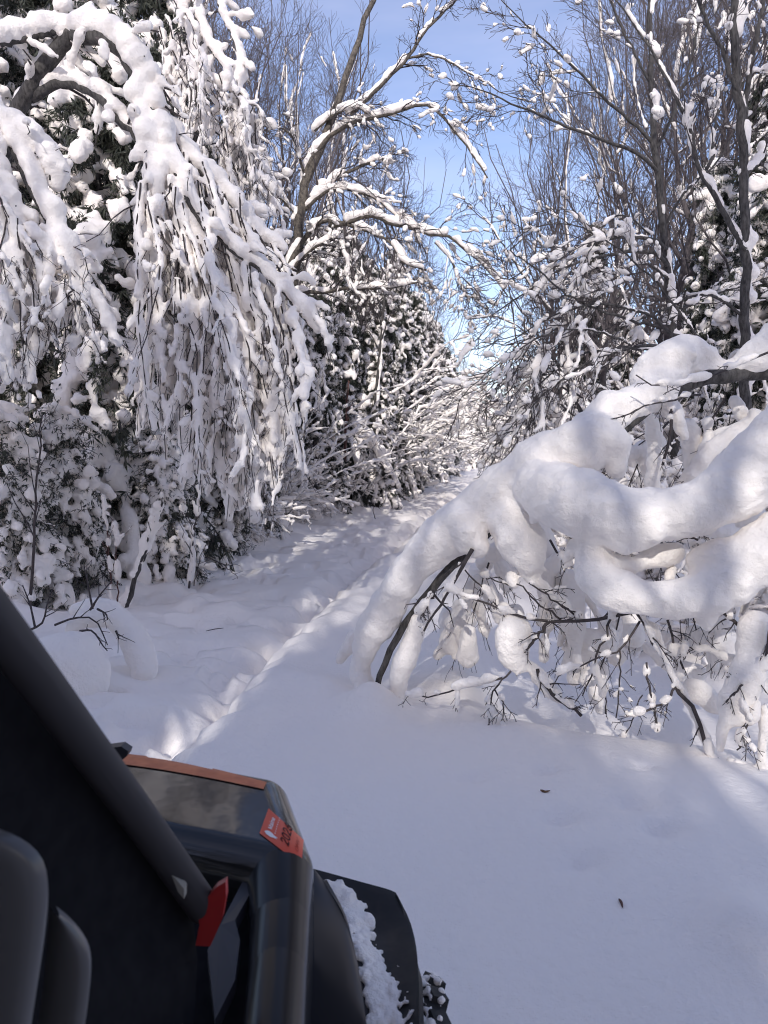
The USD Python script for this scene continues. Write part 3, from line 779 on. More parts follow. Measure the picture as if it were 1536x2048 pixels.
TW = [
    ([(945, 1098, 4.6), (915, 1150, 4.6), (880, 1205, 4.62), (848, 1262, 4.66)], 11, 5),
    ([(868, 1182, 4.7), (838, 1226, 4.72)], 12, 10),
    ([(895, 1180, 4.6), (960, 1200, 4.6), (1010, 1225, 4.55), (1095, 1244, 4.5), (1180, 1238, 4.4), (1285, 1220, 4.2)], 4, 11),
    ([(1100, 1243, 4.5), (1068, 1280, 4.5), (1052, 1300, 4.5)], 9, 7),
    ([(1033, 1168, 4.5), (1060, 1190, 4.5), (1122, 1240, 4.5)], 4, 6),
    ([(1058, 1166, 4.5), (1110, 1200, 4.5), (1160, 1240, 4.46)], 4, 6),
    ([(1225, 1212, 4.3), (1212, 1265, 4.32), (1190, 1308, 4.34), (1185, 1350, 4.34), (1165, 1392, 4.34)], 7, 3),
    ([(1186, 1345, 4.34), (1208, 1385, 4.36), (1211, 1428, 4.36)], 4, 3),
    ([(1280, 1242, 4.2), (1240, 1297, 4.2), (1180, 1325, 4.2), (1130, 1345, 4.2), (1104, 1376, 4.2)], 6, 2.5),
    ([(1239, 1297, 4.2), (1238, 1360, 4.2), (1232, 1436, 4.2)], 4, 3),
    ([(1272, 1222, 4.2), (1310, 1285, 4.12), (1350, 1365, 4.08), (1395, 1440, 4.03), (1422, 1520, 4.0)], 10, 9),
    ([(1335, 1240, 4.3), (1350, 1290, 4.3), (1367, 1338, 4.3)], 6, 5),
    ([(1293, 1325, 4.1), (1303, 1395, 4.1), (1315, 1462, 4.1)], 5, 5),
    ([(1350, 1375, 4.05), (1330, 1405, 4.05), (1300, 1417, 4.05), (1272, 1428, 4.05)], 6, 5),
    ([(1430, 1212, 4.05), (1496, 1268, 4.05)], 8, 9),
    ([(1545, 1240, 3.85), (1528, 1330, 3.85), (1510, 1390, 3.85), (1490, 1460, 3.85)], 11, 4),
    ([(1522, 1345, 3.85), (1480, 1375, 3.84), (1452, 1405, 3.84)], 6, 4),
    ([(1490, 1440, 3.86), (1474, 1500, 3.86)], 5, 4),
    ([(1005, 1356, 4.45), (940, 1370, 4.5), (870, 1391, 4.55), (815, 1393, 4.6)], 6, 3),
    ([(1022, 1342, 4.45), (990, 1380, 4.42), (978, 1452, 4.36)], 5, 3),
    ([(990, 1380, 4.42), (1005, 1408, 4.4), (1006, 1452, 4.36)], 4, 3),
    ([(1075, 1338, 4.5), (1095, 1378, 4.45), (1130, 1408, 4.4), (1163, 1432, 4.36)], 9, 8),
    ([(962, 1150, 4.9), (1005, 1165, 4.9), (1020, 1180, 4.9)], 4, 3),
    ([(930, 1140, 4.65), (965, 1180, 4.7), (1000, 1218, 4.7)], 4, 4),
    ([(1140, 1130, 4.4), (1120, 1110, 4.45)], 5, 3),
    ([(1400, 790, 4.8), (1330, 800, 4.6), (1270, 820, 4.5), (1215, 840, 4.42)], 6, 3),
    ([(1536, 705, 4.7), (1450, 738, 4.7), (1370, 770, 4.6), (1300, 770, 4.5), (1272, 750, 4.5)], 6, 3),
    ([(1342, 800, 4.8), (1340, 870, 4.75), (1325, 930, 4.8)], 9, 6),
    ([(1285, 1390, 4.3), (1240, 1500, 4.4)], 3, 2),
    ([(1395, 1080, 4.3), (1360, 1050, 4.5)], 5, 4),
    ([(1345, 1130, 4.3), (1335, 1180, 4.25)], 7, 8),
    ([(1455, 1170, 4.2), (1400, 1180, 4.2)], 6, 5),
    ([(1480, 1330, 4.1), (1400, 1300, 4.2), (1370, 1302, 4.2)], 3, 4),
]
tw = []
TP, TRr = [], []
for rows, a, b in TW:
    c = spline([at(*p) for p in rows], 10)
    d = np.linalg.norm(c - CAM, axis=1)
    r = np.linspace(a, b, 10) * 0.39 / FPX * d
    c[1:-1] += rng.normal(size=(8, 3)) * 0.006
    TP.append(c); TRr.append(r)
    part(ft, 'twig', tubes(c, r, 6), 'twig', smooth=True)
TP, TRr = np.array(TP), np.array(TRr)
q1, r1 = sprout(rng, TP, TRr, 6, 0.1, 1.0, 0.9, 0.17, 0.55, (0, 0, -0.25), 4, 0.05, keep=0.75)
q2, r2 = sprout(rng, q1, r1, 3, 0.2, 1.0, 0.8, 0.06, 0.8, (0, 0, -0.1), 3, 0.05)
hid = [spline([at(*p) for p in r], 10) for r in ([(1000, 1060, 5.2), (960, 1180, 5.3), (930, 1290, 5.3)], [(1100, 1080, 5.2), (1150, 1180, 5.3), (1160, 1300, 5.3)], [(1200, 1100, 5.0), (1240, 1220, 5.1), (1200, 1340, 5.1)], [(1320, 1080, 5.0), (1370, 1180, 5.1), (1400, 1290, 5.1)], [(1450, 1080, 4.9), (1480, 1180, 4.9), (1440, 1300, 4.9)], [(1350, 830, 5.3), (1290, 900, 5.4), (1250, 990, 5.4)], [(1450, 800, 5.3), (1400, 880, 5.4), (1380, 980, 5.4)], [(1536, 820, 5.2), (1480, 880, 5.2), (1440, 940, 5.2)])]
hid = np.array(hid); hr = np.linspace(0.009, 0.004, 10)[None].repeat(len(hid), 0)
h1, k1 = sprout(rng, hid, hr, 9, 0.1, 1, 0.8, 0.45, 0.7, (0, 0, -0.5), 6, 0.04)
h2, k2 = sprout(rng, h1, k1, 4, 0.2, 1, 0.8, 0.2, 0.7, (0, 0, -0.3), 4, 0.04)
for c, r in zip(q1, np.maximum(r1, 0.0022)):
    part(ft, 'twig', tubes(c, r, 4), 'twig')
part(ft, 'fine_twigs', join([tubes(q2, np.maximum(r2, 0.0018), 4), tubes(hid, hr, 5), tubes(h1, np.maximum(k1, 0.0025), 4), tubes(h2, np.maximum(k2, 0.0018), 3)]), 'twig', kind='stuff')
caps = np.vstack([snow_on(rng, h1, 0.035 + 0.03 * rng.random(len(h1)), 0.62, 0.5, n=7), snow_on(rng, TP, 0.016, 0.5, 0.9, (0, 0.3, 0), 26, 0.5), snow_on(rng, q1, 0.010, 0.25, 0.9, (0, 0.3, 0), 10, 0.3)])
part(ft, 'snow', snow_mesh(caps, 0.014, 120, ((10, 0.01), (30, 0.005)), 2), 'snow', smooth=True, kind='stuff', label='snow clinging to the hidden twigs under the arch')

# ------------------------------------------------------------------ snow buried bush at the left front
bb = thing('buried_bush', 'low bush bowed into round white snow humps beside the black pillar at the left', 'bush')
SB = [
    [(95, 1330, 5.3, 55), (140, 1335, 5.25, 68), (150, 1375, 5.2, 58), (130, 1400, 5.2, 50)],
    [(60, 1330, 5.4, 55), (110, 1390, 5.2, 60)],
    [(150, 1220, 5.9, 18), (200, 1215, 5.85, 26), (245, 1245, 5.8, 34), (275, 1290, 5.7, 40), (288, 1335, 5.6, 36), (285, 1350, 5.6, 34)],
    [(140, 1260, 5.7, 16), (165, 1235, 5.75, 22), (205, 1238, 5.75, 24)],
]
caps = np.vstack([caps_px(r, None, 0.04, rng) * np.r_[np.ones(6), np.full(2, 0.86 if i < 2 else 0.62)] for i, r in enumerate(SB)])
part(bb, 'snow', snow_mesh(caps, 0.020, 75, ((6, 0.018), (18, 0.006)), 5), 'snow', smooth=True, kind='stuff')
st_rows = [[(110, 1250, 5.7), (150, 1236, 5.6), (190, 1240, 5.55), (215, 1290, 5.5)], [(160, 1262, 5.6), (185, 1262, 5.5), (205, 1290, 5.5), (215, 1302, 5.5)], [(60, 1260, 5.6), (85, 1245, 5.6), (95, 1205, 5.6), (105, 1180, 5.6)], [(70, 1255, 5.6), (60, 1210, 5.7), (45, 1170, 5.7)], [(180, 1220, 5.6), (200, 1190, 5.6), (225, 1160, 5.6)], [(232, 1262, 5.6), (238, 1278, 5.55)], [(185, 1218, 5.7), (168, 1130, 5.7)], [(195, 1218, 5.65), (212, 1228, 5.6), (215, 1240, 5.6)]]
P = np.array([spline([at(*p) for p in r], 8) for r in st_rows]); R = np.linspace(0.010, 0.004, 8)[None].repeat(len(P), 0)
for c, r in zip(P, R):
    part(bb, 'stem', tubes(c, r, 5), 'twig', smooth=True)
q, r = sprout(rng, P, R, 5, 0.3, 1, 0.8, 0.16, 0.6, (0, 0, 0.05), 4, 0.06)
part(bb, 'twigs', tubes(q, np.maximum(r, 0.002), 4), 'twig', kind='stuff')

# ------------------------------------------------------------------ drooping snow-laden trees at the left front
def weeping(name, label, limbs, spec, seed, grid=0.024, kk=125, fine=2):
    """limbs: (rows, bark radius ends, snow rows' radius px scale); spec: curtains of hanging twigs."""
    rng = np.random.default_rng(seed)
    t = thing(name, label, 'tree')
    caps, LP, LR = [], [], []
    for rows, r0, r1, sr in limbs:
        c = spline([at(*p[:3]) for p in rows], 24)
        c[1:-1] += rng.normal(size=(22, 3)) * 0.008
        R = np.linspace(r0, r1, 24)
        part(t, 'limb', tubes(c, R, 8), 'bark', smooth=True)
        LP.append(c); LR.append(R)
        if sr:
            caps.append(snow_on(rng, c[None], sr * 0.74, 1.0, 1.0, (0.4, 0.3, 0), 30, 0.3))
            caps.append(snow_on(rng, c[None] + [0, 0, sr * 0.2], sr * 0.6, 0.7, 1.0, (0.5, -0.3, 0), 30, 0.4))
    LP, LR = np.array(LP), np.array(LR)
    hang, hr = [], []
    for rows, n, ymax, slant, r_sn, dj in spec:
        c = spline([at(*p) for p in rows], 60)
        for k in range(int(n * 1.1)):
            a = c[int(rng.uniform(0, 59.99))] + rng.normal(size=3) * (0.10, dj, 0.06)
            # pixel it falls to
            rel = a - CAM
            d = rel @ FWD
            px = 768 + FPX * rel[0] / d
            lo = np.interp(px + slant * 0.7, [p[0] for p in ymax], [p[1] for p in ymax]) - 220 * rng.random() ** 2.2
            py0 = 1024 - FPX * (rel @ UPV) / d
            if lo < py0 + 40:
                continue
            e = at(px + slant * rng.uniform(0.0, 2.2) + rng.normal() * 12, lo, a[1] - rng.uniform(-0.1, 0.5))
            m = (a + e) / 2 + [rng.normal() * 0.08 + 0.08 * np.sign(slant), rng.normal() * 0.1, 0.08]
            p = spline([a, m, e], 12)
            p[1:] += np.cumsum(rng.normal(size=(11, 3)) * 0.020, 0)
            hang.append(p); hr.append(r_sn)
    H = np.array(hang); RH = (0.0065 + 0.004 * rng.random((len(H), 1))) * np.linspace(1, 0.4, 12)
    part(t, 'hanging_twigs', tubes(H, RH, 4), 'twig', kind='stuff')
    w, wr = sprout(rng, H, RH, 7, 0.15, 1.0, 0.6, 0.34, 0.6, (0.0, 0, -0.28), 5, 0.04)
    w2, wr2 = sprout(rng, w, wr, 2, 0.3, 1.0, 0.7, 0.10, 0.7, (0.0, 0, -0.04), 3, 0.04)
    part(t, 'fine_twigs', join([tubes(w, np.maximum(wr, 0.0026), 3), tubes(w2, np.maximum(wr2, 0.002), 3)]), 'twig', kind='stuff')
    hr = np.array(hr) * rng.uniform(0.6, 1.25, len(hr))
    caps.append(snow_on(rng, H, hr * 0.56, 0.82, 1.0, (0.1, 1.3, 0), 30, 0.34))
    caps.append(snow_on(rng, w, np.repeat(hr, 7) * 0.38, 0.46, 0.95, (0.1, 1.2, 0), 10, 0.4))
    lw, lr = sprout(rng, LP, LR, 10, 0.1, 0.95, 0.9, 0.55, 0.35, (0, 0, -0.3), 6, 0.05)
    part(t, 'side_twigs', tubes(lw, np.maximum(lr, 0.004), 4), 'twig', kind='stuff')
    caps.append(snow_on(rng, lw, 0.035, 0.55, 0.7, (0, 0.5, 0), 8, 0.5))
    part(t, 'snow', snow_mesh(np.vstack(caps), grid, kk, ((7, 0.016), (20, 0.010), (45, 0.004)), seed), 'snow', smooth=True, kind='stuff')
    return t

weeping('weeping_tree', 'big tree arching over in the left foreground, its hanging twigs a curtain of thick snow', [
    ([(-160, 900, 8.2), (-40, 480, 8.0), (30, 235, 7.8), (90, 130, 7.7), (155, 62, 7.6), (215, 78, 7.5)], 0.12, 0.075, 0.07),
    ([(150, 70, 7.6), (215, 80, 7.5), (262, 130, 7.4), (296, 210, 7.35), (318, 300, 7.3), (330, 350, 7.3)], 0.075, 0.05, 0.135),
    ([(60, 200, 7.8), (120, 165, 7.7), (185, 185, 7.6), (235, 235, 7.5), (285, 290, 7.45), (310, 400, 7.4)], 0.055, 0.035, 0.08),
    ([(322, 320, 7.3), (305, 390, 7.25), (298, 470, 7.2), (300, 600, 7.2), (306, 720, 7.2)], 0.03, 0.01, 0.09),
    ([(318, 250, 7.35), (345, 330, 7.3), (395, 430, 7.2), (450, 490, 7.1), (520, 540, 7.0), (580, 600, 6.95), (625, 660, 6.9)], 0.042, 0.012, 0.07),
    ([(330, 330, 7.3), (370, 430, 7.25), (430, 560, 7.2), (480, 660, 7.15), (510, 760, 7.1)], 0.03, 0.01, 0.10),
    ([(305, 215, 7.45), (370, 310, 7.5), (440, 380, 7.5), (500, 460, 7.5), (560, 500, 7.5)], 0.025, 0.012, 0.09),
    ([(0, 90, 7.4), (60, 75, 7.5), (120, 60, 7.6), (190, 50, 7.6)], 0.03, 0.04, 0.10),
], [
    ([(300, 330, 7.25), (305, 500, 7.2), (310, 650, 7.2)], 14, [(200, 830), (300, 860), (420, 900)], 12, 0.055, 0.10),
    ([(330, 350, 7.25), (395, 440, 7.2), (450, 500, 7.1), (520, 550, 7.0), (600, 630, 6.95)], 40, [(300, 870), (400, 980), (500, 1030), (560, 980), (640, 760), (660, 700)], 40, 0.055, 0.15),
    ([(340, 400, 7.3), (420, 560, 7.2), (500, 720, 7.1)], 34, [(300, 880), (400, 990), (500, 1040), (560, 1000), (640, 800)], 35, 0.060, 0.2),
    ([(360, 320, 7.5), (450, 400, 7.5), (560, 510, 7.4)], 26, [(300, 800), (400, 900), (500, 950), (600, 820)], 35, 0.055, 0.2),
], 21)
weeping('weeping_tree', 'snow-clotted drooping tree cut off by the left edge of the picture', [
    ([(-260, 700, 7.4), (-160, 300, 7.3), (-60, 200, 7.2), (0, 260, 7.1), (50, 350, 7.0), (100, 450, 6.95), (125, 520, 6.9)], 0.09, 0.02, 0.12),
    ([(-120, 250, 7.2), (-30, 300, 7.0), (30, 420, 6.9), (60, 520, 6.9)], 0.05, 0.02, 0.12),
    ([(-20, 240, 7.1), (40, 270, 7.05), (90, 330, 7.0), (100, 360, 7.0)], 0.03, 0.01, 0.10),
    ([(100, 430, 6.9), (150, 540, 6.9), (190, 610, 6.85), (230, 690, 6.8)], 0.02, 0.008, 0.06),
], [
    ([(-60, 300, 7.0), (20, 420, 6.9), (100, 470, 6.9)], 26, [(-100, 760), (0, 800), (60, 780), (150, 640), (230, 560)], 18, 0.060, 0.15),
    ([(20, 420, 6.9), (110, 480, 6.9), (180, 600, 6.8)], 14, [(-100, 760), (0, 820), (100, 700), (200, 740), (250, 760)], 15, 0.035, 0.15),
], 22)
weeping('weeping_tree', 'drooping snowy tree between the arching tree and the blue sky, its thin boughs sweeping down', [
    ([(380, 500, 9.6), (395, 200, 9.5), (385, -80, 9.4), (380, -300, 9.3)], 0.09, 0.06, 0.0),
    ([(370, -80, 9.2), (400, 60, 9.1), (450, 140, 9.0), (490, 230, 9.0), (510, 330, 9.0)], 0.02, 0.006, 0.075),
    ([(330, -60, 9.2), (370, 60, 9.1), (400, 150, 9.1), (460, 180, 9.0)], 0.02, 0.006, 0.075),
    ([(420, -100, 9.2), (440, 20, 9.1), (470, 90, 9.0), (480, 160, 9.0)], 0.02, 0.006, 0.06),
    ([(395, 250, 9.3), (440, 270, 9.2), (500, 300, 9.1), (540, 380, 9.1)], 0.02, 0.006, 0.06),
], [
    ([(370, 60, 9.1), (450, 160, 9.0), (510, 300, 9.0)], 22, [(340, 330), (420, 420), (500, 480), (560, 560)], 22, 0.045, 0.2),
    ([(330, 40, 9.2), (400, 160, 9.1), (440, 260, 9.1)], 16, [(300, 300), (400, 400), (500, 420)], 12, 0.055, 0.2),
    ([(430, 280, 9.2), (540, 380, 9.1)], 12, [(420, 520), (500, 560), (580, 640)], 20, 0.04, 0.2),
], 23)

# ------------------------------------------------------------------ the tree with snow-lined boughs reaching over the trail
def boughs(name, label, trunk, trunk_r, limbs, seed, D, side=(7, 0.7), cover=0.86, bark='birch', drop=-0.25, grid=0.028, tsnow=0.0, sub=(4, 0.35), ss=1.0, fine=1.0):
    rng = np.random.default_rng(seed)
    t = thing(name, label, 'tree')
    c = spline([at(*p) for p in trunk], 30)
    c[1:-1] += rng.normal(size=(28, 3)) * 0.015
    part(t, 'trunk', tubes(c, np.linspace(*trunk_r, 30), 9), bark, smooth=True)
    caps = []
    if tsnow:
        caps.append(snow_on(rng, c[None], tsnow, 0.60, 0.9, (0.9, -0.1, 0), 60, 0.5))
    LP, LR, LS = [], [], []
    for rows, r0, r1, sr in limbs:
        q = spline([at(*p) for p in rows], 24)
        q[1:] += np.cumsum(rng.normal(size=(23, 3)) * 0.010, 0)
        R = np.linspace(r0, r1, 24)
        part(t, 'bough', tubes(q, R, 7), bark, smooth=True)
        LP.append(q); LR.append(R); sr = sr * ss; LS.append(sr)
        if sr:
            s = 0.74 * sr * np.linspace(1.1, 0.75, 30)[None]
            caps.append(snow_on(rng, q[None], s, cover, 0.95, (0, 0, 0.1), 30, 0.28))
    LP, LR = np.array(LP), np.array(LR)
    w, wr = sprout(rng, LP, LR, side[0], 0.25, 1.0, 0.7, side[1], 0.42, (0, 0, drop), 7, 0.05)
    w2, wr2 = sprout(rng, w, wr, sub[0], 0.2, 1.0, 0.6, sub[1], 0.55, (0, 0, drop * 0.4), 5, 0.05)
    w3, wr3 = sprout(rng, w2, wr2, 3, 0.2, 1.0, 0.6, sub[1] * 0.4, 0.7, (0, 0, 0), 3, 0.05)
    part(t, 'twigs', join([tubes(w, np.maximum(wr, 0.005), 4), tubes(w2, np.maximum(wr2, 0.0035), 3), tubes(w3, np.maximum(wr3, 0.003), 3)]), 'twig', kind='stuff')
    caps.append(snow_on(rng, w, np.clip(np.repeat(LS, side[0]) * 0.42, 0.02, 0.08) * (0.75 if fine < 1 else 1), (0.46 * cover + 0.08) * (0.7 if fine < 1 else 1), 0.8, (0, 0, 0.1), 10, 0.45))
    caps.append(snow_on(rng, w2, 0.026 * ss ** 0.5, 0.45 * cover * fine, 0.8, (0, 0, 0.1), 7, 0.5))
    part(t, 'snow', snow_mesh(np.vstack(caps), grid, 95, ((8, 0.012), (25, 0.006)), seed), 'snow', smooth=True, kind='stuff')
    return t

boughs('leaning_birch', 'yellow-barked birch with bright snow-lined boughs reaching right across the trail', [(540, 960, 14.3), (560, 760, 14.2), (588, 560, 14.1), (602, 430, 14.0), (615, 350, 14), (640, 300, 14), (672, 215, 14), (705, 110, 14), (745, 0, 14), (790, -110, 14)], (0.14, 0.035), [
    ([(606, 400, 14), (612, 344, 14), (646, 282, 13.9), (695, 246, 13.8), (741, 233, 13.7), (799, 222, 13.6), (850, 205, 13.5), (885, 224, 13.4), (925, 270, 13.3), (955, 310, 13.2), (980, 350, 13.2)], 0.06, 0.012, 0.085),
    ([(630, 262, 14), (660, 232, 13.8), (705, 222, 13.7), (730, 235, 13.6)], 0.03, 0.015, 0.085),
    ([(700, 228, 13.8), (721, 210, 13.8), (767, 162, 13.7), (812, 116, 13.6), (850, 60, 13.5), (900, 10, 13.4), (960, -40, 13.4)], 0.045, 0.015, 0.065),
    ([(812, 118, 13.6), (850, 112, 13.5), (890, 124, 13.4), (955, 158, 13.3), (1010, 190, 13.2), (1050, 205, 13.2)], 0.02, 0.006, 0.03),
    ([(590, 440, 14), (614, 406, 14), (663, 360, 13.9), (708, 338, 13.8), (747, 321, 13.7), (772, 326, 13.7)], 0.05, 0.02, 0.085),
    ([(610, 420, 14), (643, 386, 13.8), (682, 373, 13.7), (728, 380, 13.6), (760, 399, 13.5), (793, 422, 13.4), (822, 438, 13.4)], 0.04, 0.015, 0.085),
    ([(580, 530, 14), (591, 504, 14), (614, 465, 13.9), (643, 439, 13.8), (672, 446, 13.7), (702, 452, 13.6), (741, 465, 13.5), (780, 484, 13.4), (806, 517, 13.3), (850, 528, 13.2)], 0.055, 0.012, 0.095),
    ([(660, 452, 13.8), (695, 445, 13.6), (741, 432, 13.5), (780, 448, 13.4), (825, 461, 13.3), (858, 474, 13.2), (890, 476, 13.1), (913, 494, 13), (936, 513, 13), (970, 540, 12.9), (1010, 590, 12.8)], 0.05, 0.012, 0.095),
    ([(560, 570, 14), (611, 510, 13.9), (640, 488, 13.8), (672, 468, 13.7)], 0.05, 0.02, 0.075),
    ([(558, 620, 14), (572, 600, 14), (607, 587, 13.9), (656, 587, 13.8), (695, 578, 13.7), (740, 580, 13.6), (800, 577, 13.5), (850, 570, 13.4)], 0.045, 0.015, 0.085),
    ([(870, 485, 13.1), (900, 520, 13), (920, 560, 12.9), (935, 590, 12.9)], 0.02, 0.008, 0.04),
    ([(650, 460, 13.8), (680, 480, 13.7), (695, 520, 13.6), (700, 560, 13.6), (730, 610, 13.5)], 0.02, 0.008, 0.06),
    ([(600, 440, 14), (560, 400, 13.8), (520, 375, 13.7), (480, 380, 13.6)], 0.03, 0.01, 0.05),
    ([(612, 360, 14), (600, 300, 13.9), (570, 255, 13.8), (520, 250, 13.7)], 0.03, 0.01, 0.04),
], 31, 14, side=(15, 0.95), cover=0.93, sub=(6, 0.42), fine=0.45)

# ------------------------------------------------------------------ slim hardwoods at the right with snow in their forks
boughs('slim_hardwood', 'slim dark tree with long bare boughs over the trail and white clumps in its forks', [(1352, 930, 10.2), (1345, 700, 10.1), (1337, 540, 10), (1322, 400, 10), (1310, 300, 10), (1304, 200, 10), (1300, 60, 10), (1296, -120, 10)], (0.062, 0.028), [
    ([(1316, 345, 10), (1275, 303, 9.8), (1205, 280, 9.6), (1130, 257, 9.4), (1050, 232, 9.2), (960, 190, 9.0), (900, 180, 8.9)], 0.026, 0.005, 0.012),
    ([(1310, 290, 10), (1268, 240, 9.9), (1215, 195, 9.8), (1165, 145, 9.7), (1110, 95, 9.6), (1050, 40, 9.5), (1000, -10, 9.5)], 0.026, 0.005, 0.016),
    ([(1334, 500, 10), (1300, 483, 9.8), (1250, 478, 9.6), (1180, 490, 9.4), (1100, 510, 9.2), (1010, 560, 9.0)], 0.03, 0.006, 0.035),
    ([(1338, 535, 10), (1300, 507, 9.8), (1220, 505, 9.5), (1130, 535, 9.3), (1040, 590, 9.1), (960, 640, 9.0)], 0.028, 0.006, 0.03),
    ([(1340, 560, 10), (1290, 530, 9.8), (1230, 540, 9.6), (1140, 580, 9.5)], 0.02, 0.006, 0.03),
    ([(1340, 640, 10), (1400, 600, 9.9), (1470, 575, 9.8), (1540, 560, 9.8)], 0.022, 0.006, 0.025),
    ([(1310, 300, 10), (1360, 200, 9.9), (1390, 100, 9.8), (1400, -20, 9.8)], 0.025, 0.008, 0.01),
    ([(1306, 180, 10), (1270, 90, 10), (1240, 0, 10), (1220, -100, 10)], 0.02, 0.008, 0.01),
    ([(1330, 450, 10), (1370, 380, 10.1), (1430, 310, 10.2), (1460, 220, 10.2)], 0.02, 0.006, 0.015),
], 41, 10, side=(10, 0.9), cover=0.58, bark='bark', drop=0.05, tsnow=0.05, sub=(5, 0.45))
boughs('slim_hardwood', 'dark forked tree near the right edge with snow packed down its right side', [(1492, 900, 8.7), (1490, 700, 8.6), (1489, 400, 8.5), (1480, 250, 8.5), (1470, 100, 8.5), (1466, -100, 8.5)], (0.062, 0.04), [
    ([(1490, 500, 8.5), (1452, 425, 8.5), (1412, 335, 8.5), (1390, 250, 8.5), (1330, 125, 8.5), (1290, 60, 8.5), (1240, -20, 8.5)], 0.034, 0.008, 0.045),
    ([(1482, 260, 8.5), (1505, 150, 8.5), (1520, 50, 8.5), (1530, -60, 8.5)], 0.035, 0.02, 0.03),
    ([(1480, 200, 8.5), (1440, 100, 8.4), (1400, 20, 8.4), (1380, -60, 8.4)], 0.03, 0.015, 0.02),
    ([(1490, 640, 8.6), (1430, 600, 8.5), (1370, 610, 8.4), (1300, 640, 8.3), (1240, 660, 8.3)], 0.022, 0.006, 0.035),
    ([(1489, 350, 8.5), (1530, 300, 8.6), (1570, 240, 8.6)], 0.03, 0.02, 0.05),
    ([(1412, 340, 8.5), (1440, 260, 8.5), (1450, 180, 8.6)], 0.02, 0.008, 0.03),
], 42, 8.5, side=(7, 0.6), cover=0.66, bark='bark', drop=0.05, tsnow=0.06, sub=(4, 0.35))
boughs('leaning_sapling', 'thin sapling bent left over the trail behind the fallen tree, snow strips on its branches', [(1420, 690, 8.0), (1385, 680, 8.0), (1270, 640, 7.9), (1150, 600, 7.8), (1020, 500, 7.7)], (0.02, 0.006), [
    ([(1390, 720, 8.0), (1300, 690, 7.8), (1230, 700, 7.7), (1150, 735, 7.6), (1080, 800, 7.5), (1030, 880, 7.5)], 0.02, 0.006, 0.04),
    ([(1370, 700, 8), (1300, 640, 7.9), (1200, 620, 7.8), (1100, 640, 7.7), (1000, 700, 7.6)], 0.018, 0.005, 0.025),
    ([(1260, 690, 7.8), (1170, 660, 7.6), (1080, 680, 7.5), (990, 740, 7.4), (930, 800, 7.4)], 0.012, 0.004, 0.02),
    ([(1420, 700, 8.0), (1330, 580, 8.0), (1230, 480, 8.0), (1140, 430, 8.0), (1040, 440, 8.0)], 0.015, 0.004, 0.02),
    ([(1320, 700, 8), (1220, 690, 7.9), (1120, 720, 7.8), (1060, 790, 7.8), (1000, 900, 7.8)], 0.014, 0.004, 0.045),
    ([(1250, 560, 8), (1190, 600, 7.8), (1130, 680, 7.7), (1080, 780, 7.7)], 0.012, 0.004, 0.045),
    ([(1300, 470, 8.2), (1240, 430, 8.2), (1180, 520, 8.1), (1130, 620, 8)], 0.01, 0.004, 0.045),
], 43, 8, side=(13, 0.8), cover=0.66, ss=0.68, bark='bark', drop=-0.22, grid=0.022, sub=(4, 0.35))
boughs('leaning_sapling', 'snow-coated thin stems leaning over the far trail from the right bank', [(1200, 900, 12), (1130, 760, 12), (1060, 640, 11.8), (1000, 580, 11.6)], (0.03, 0.008), [
    ([(1180, 860, 12), (1090, 700, 11.8), (1010, 640, 11.6), (940, 640, 11.5)], 0.02, 0.006, 0.04),
    ([(1160, 840, 12), (1090, 790, 11.8), (1030, 830, 11.7), (1000, 890, 11.7)], 0.02, 0.006, 0.075),
    ([(1180, 800, 12), (1110, 770, 11.8), (1070, 820, 11.7), (1045, 900, 11.7)], 0.02, 0.006, 0.065),
    ([(1150, 760, 12), (1070, 720, 12), (1000, 750, 11.9), (960, 800, 11.9)], 0.015, 0.005, 0.035),
    ([(1100, 620, 12), (1030, 540, 11.8), (980, 460, 11.8), (930, 420, 11.8)], 0.02, 0.006, 0.04),
    ([(1080, 600, 12), (1020, 560, 12), (960, 520, 12)], 0.015, 0.005, 0.05),
], 44, 12, side=(12, 0.9), cover=0.7, ss=0.7, bark='bark', drop=-0.2, sub=(4, 0.4))

# ------------------------------------------------------------------ prototypes for the forest
def bare_tree(name, label, group, seed, H, loc, rotz, scale, spread_=0.55, snow=0.0, mt='far_twig'):
    rng = np.random.default_rng(seed)
    t = thing(name, label, 'tree', loc, rotz, scale, group)
    z = np.linspace(0, H, 14)
    c = np.column_stack([np.cumsum(rng.normal(size=14) * 0.16), np.cumsum(rng.normal(size=14) * 0.16), z - 0.4])
    R = np.linspace(0.0088 * H, 0.010, 14)
    part(t, 'trunk', tubes(c, R, 8), mt, smooth=True)
    b, br = sprout(rng, c[None], R[None], 26, 0.2, 0.98, spread_ + 0.2, 0.34 * H, 0.46, (0, 0, 0.07 * H), 9, 0.045, shrink=0.72)
    s, sr = sprout(rng, b, br, 8, 0.15, 1.0, 0.7, 0.11 * H, 0.5, (0, 0, 0.025 * H), 6, 0.04)
    u, ur = sprout(rng, s, sr, 9, 0.15, 1.0, 0.7, 0.045 * H, 0.6, (0, 0, 0.008 * H), 4, 0.06)
    part(t, 'branches', tubes(b, np.maximum(br, 0.008), 5), mt, kind='stuff')
    part(t, 'crown', join([tubes(s, np.maximum(sr, 0.0045), 3, False), tubes(u, np.maximum(ur, 0.0036), 3, False)]), mt, kind='stuff')
    if snow:
        caps = np.vstack([snow_on(rng, b, 0.035, snow, 0.9, (0, 0, 0.1), 12, 0.5), snow_on(rng, c[None], 0.045, 0.42, 0.9, (0.9, -0.3, 0), 60, 0.5)])
        part(t, 'snow', snow_mesh(caps, 0.04, 90, ((8, 0.015),), seed), 'snow', smooth=True, kind='stuff')
    return t

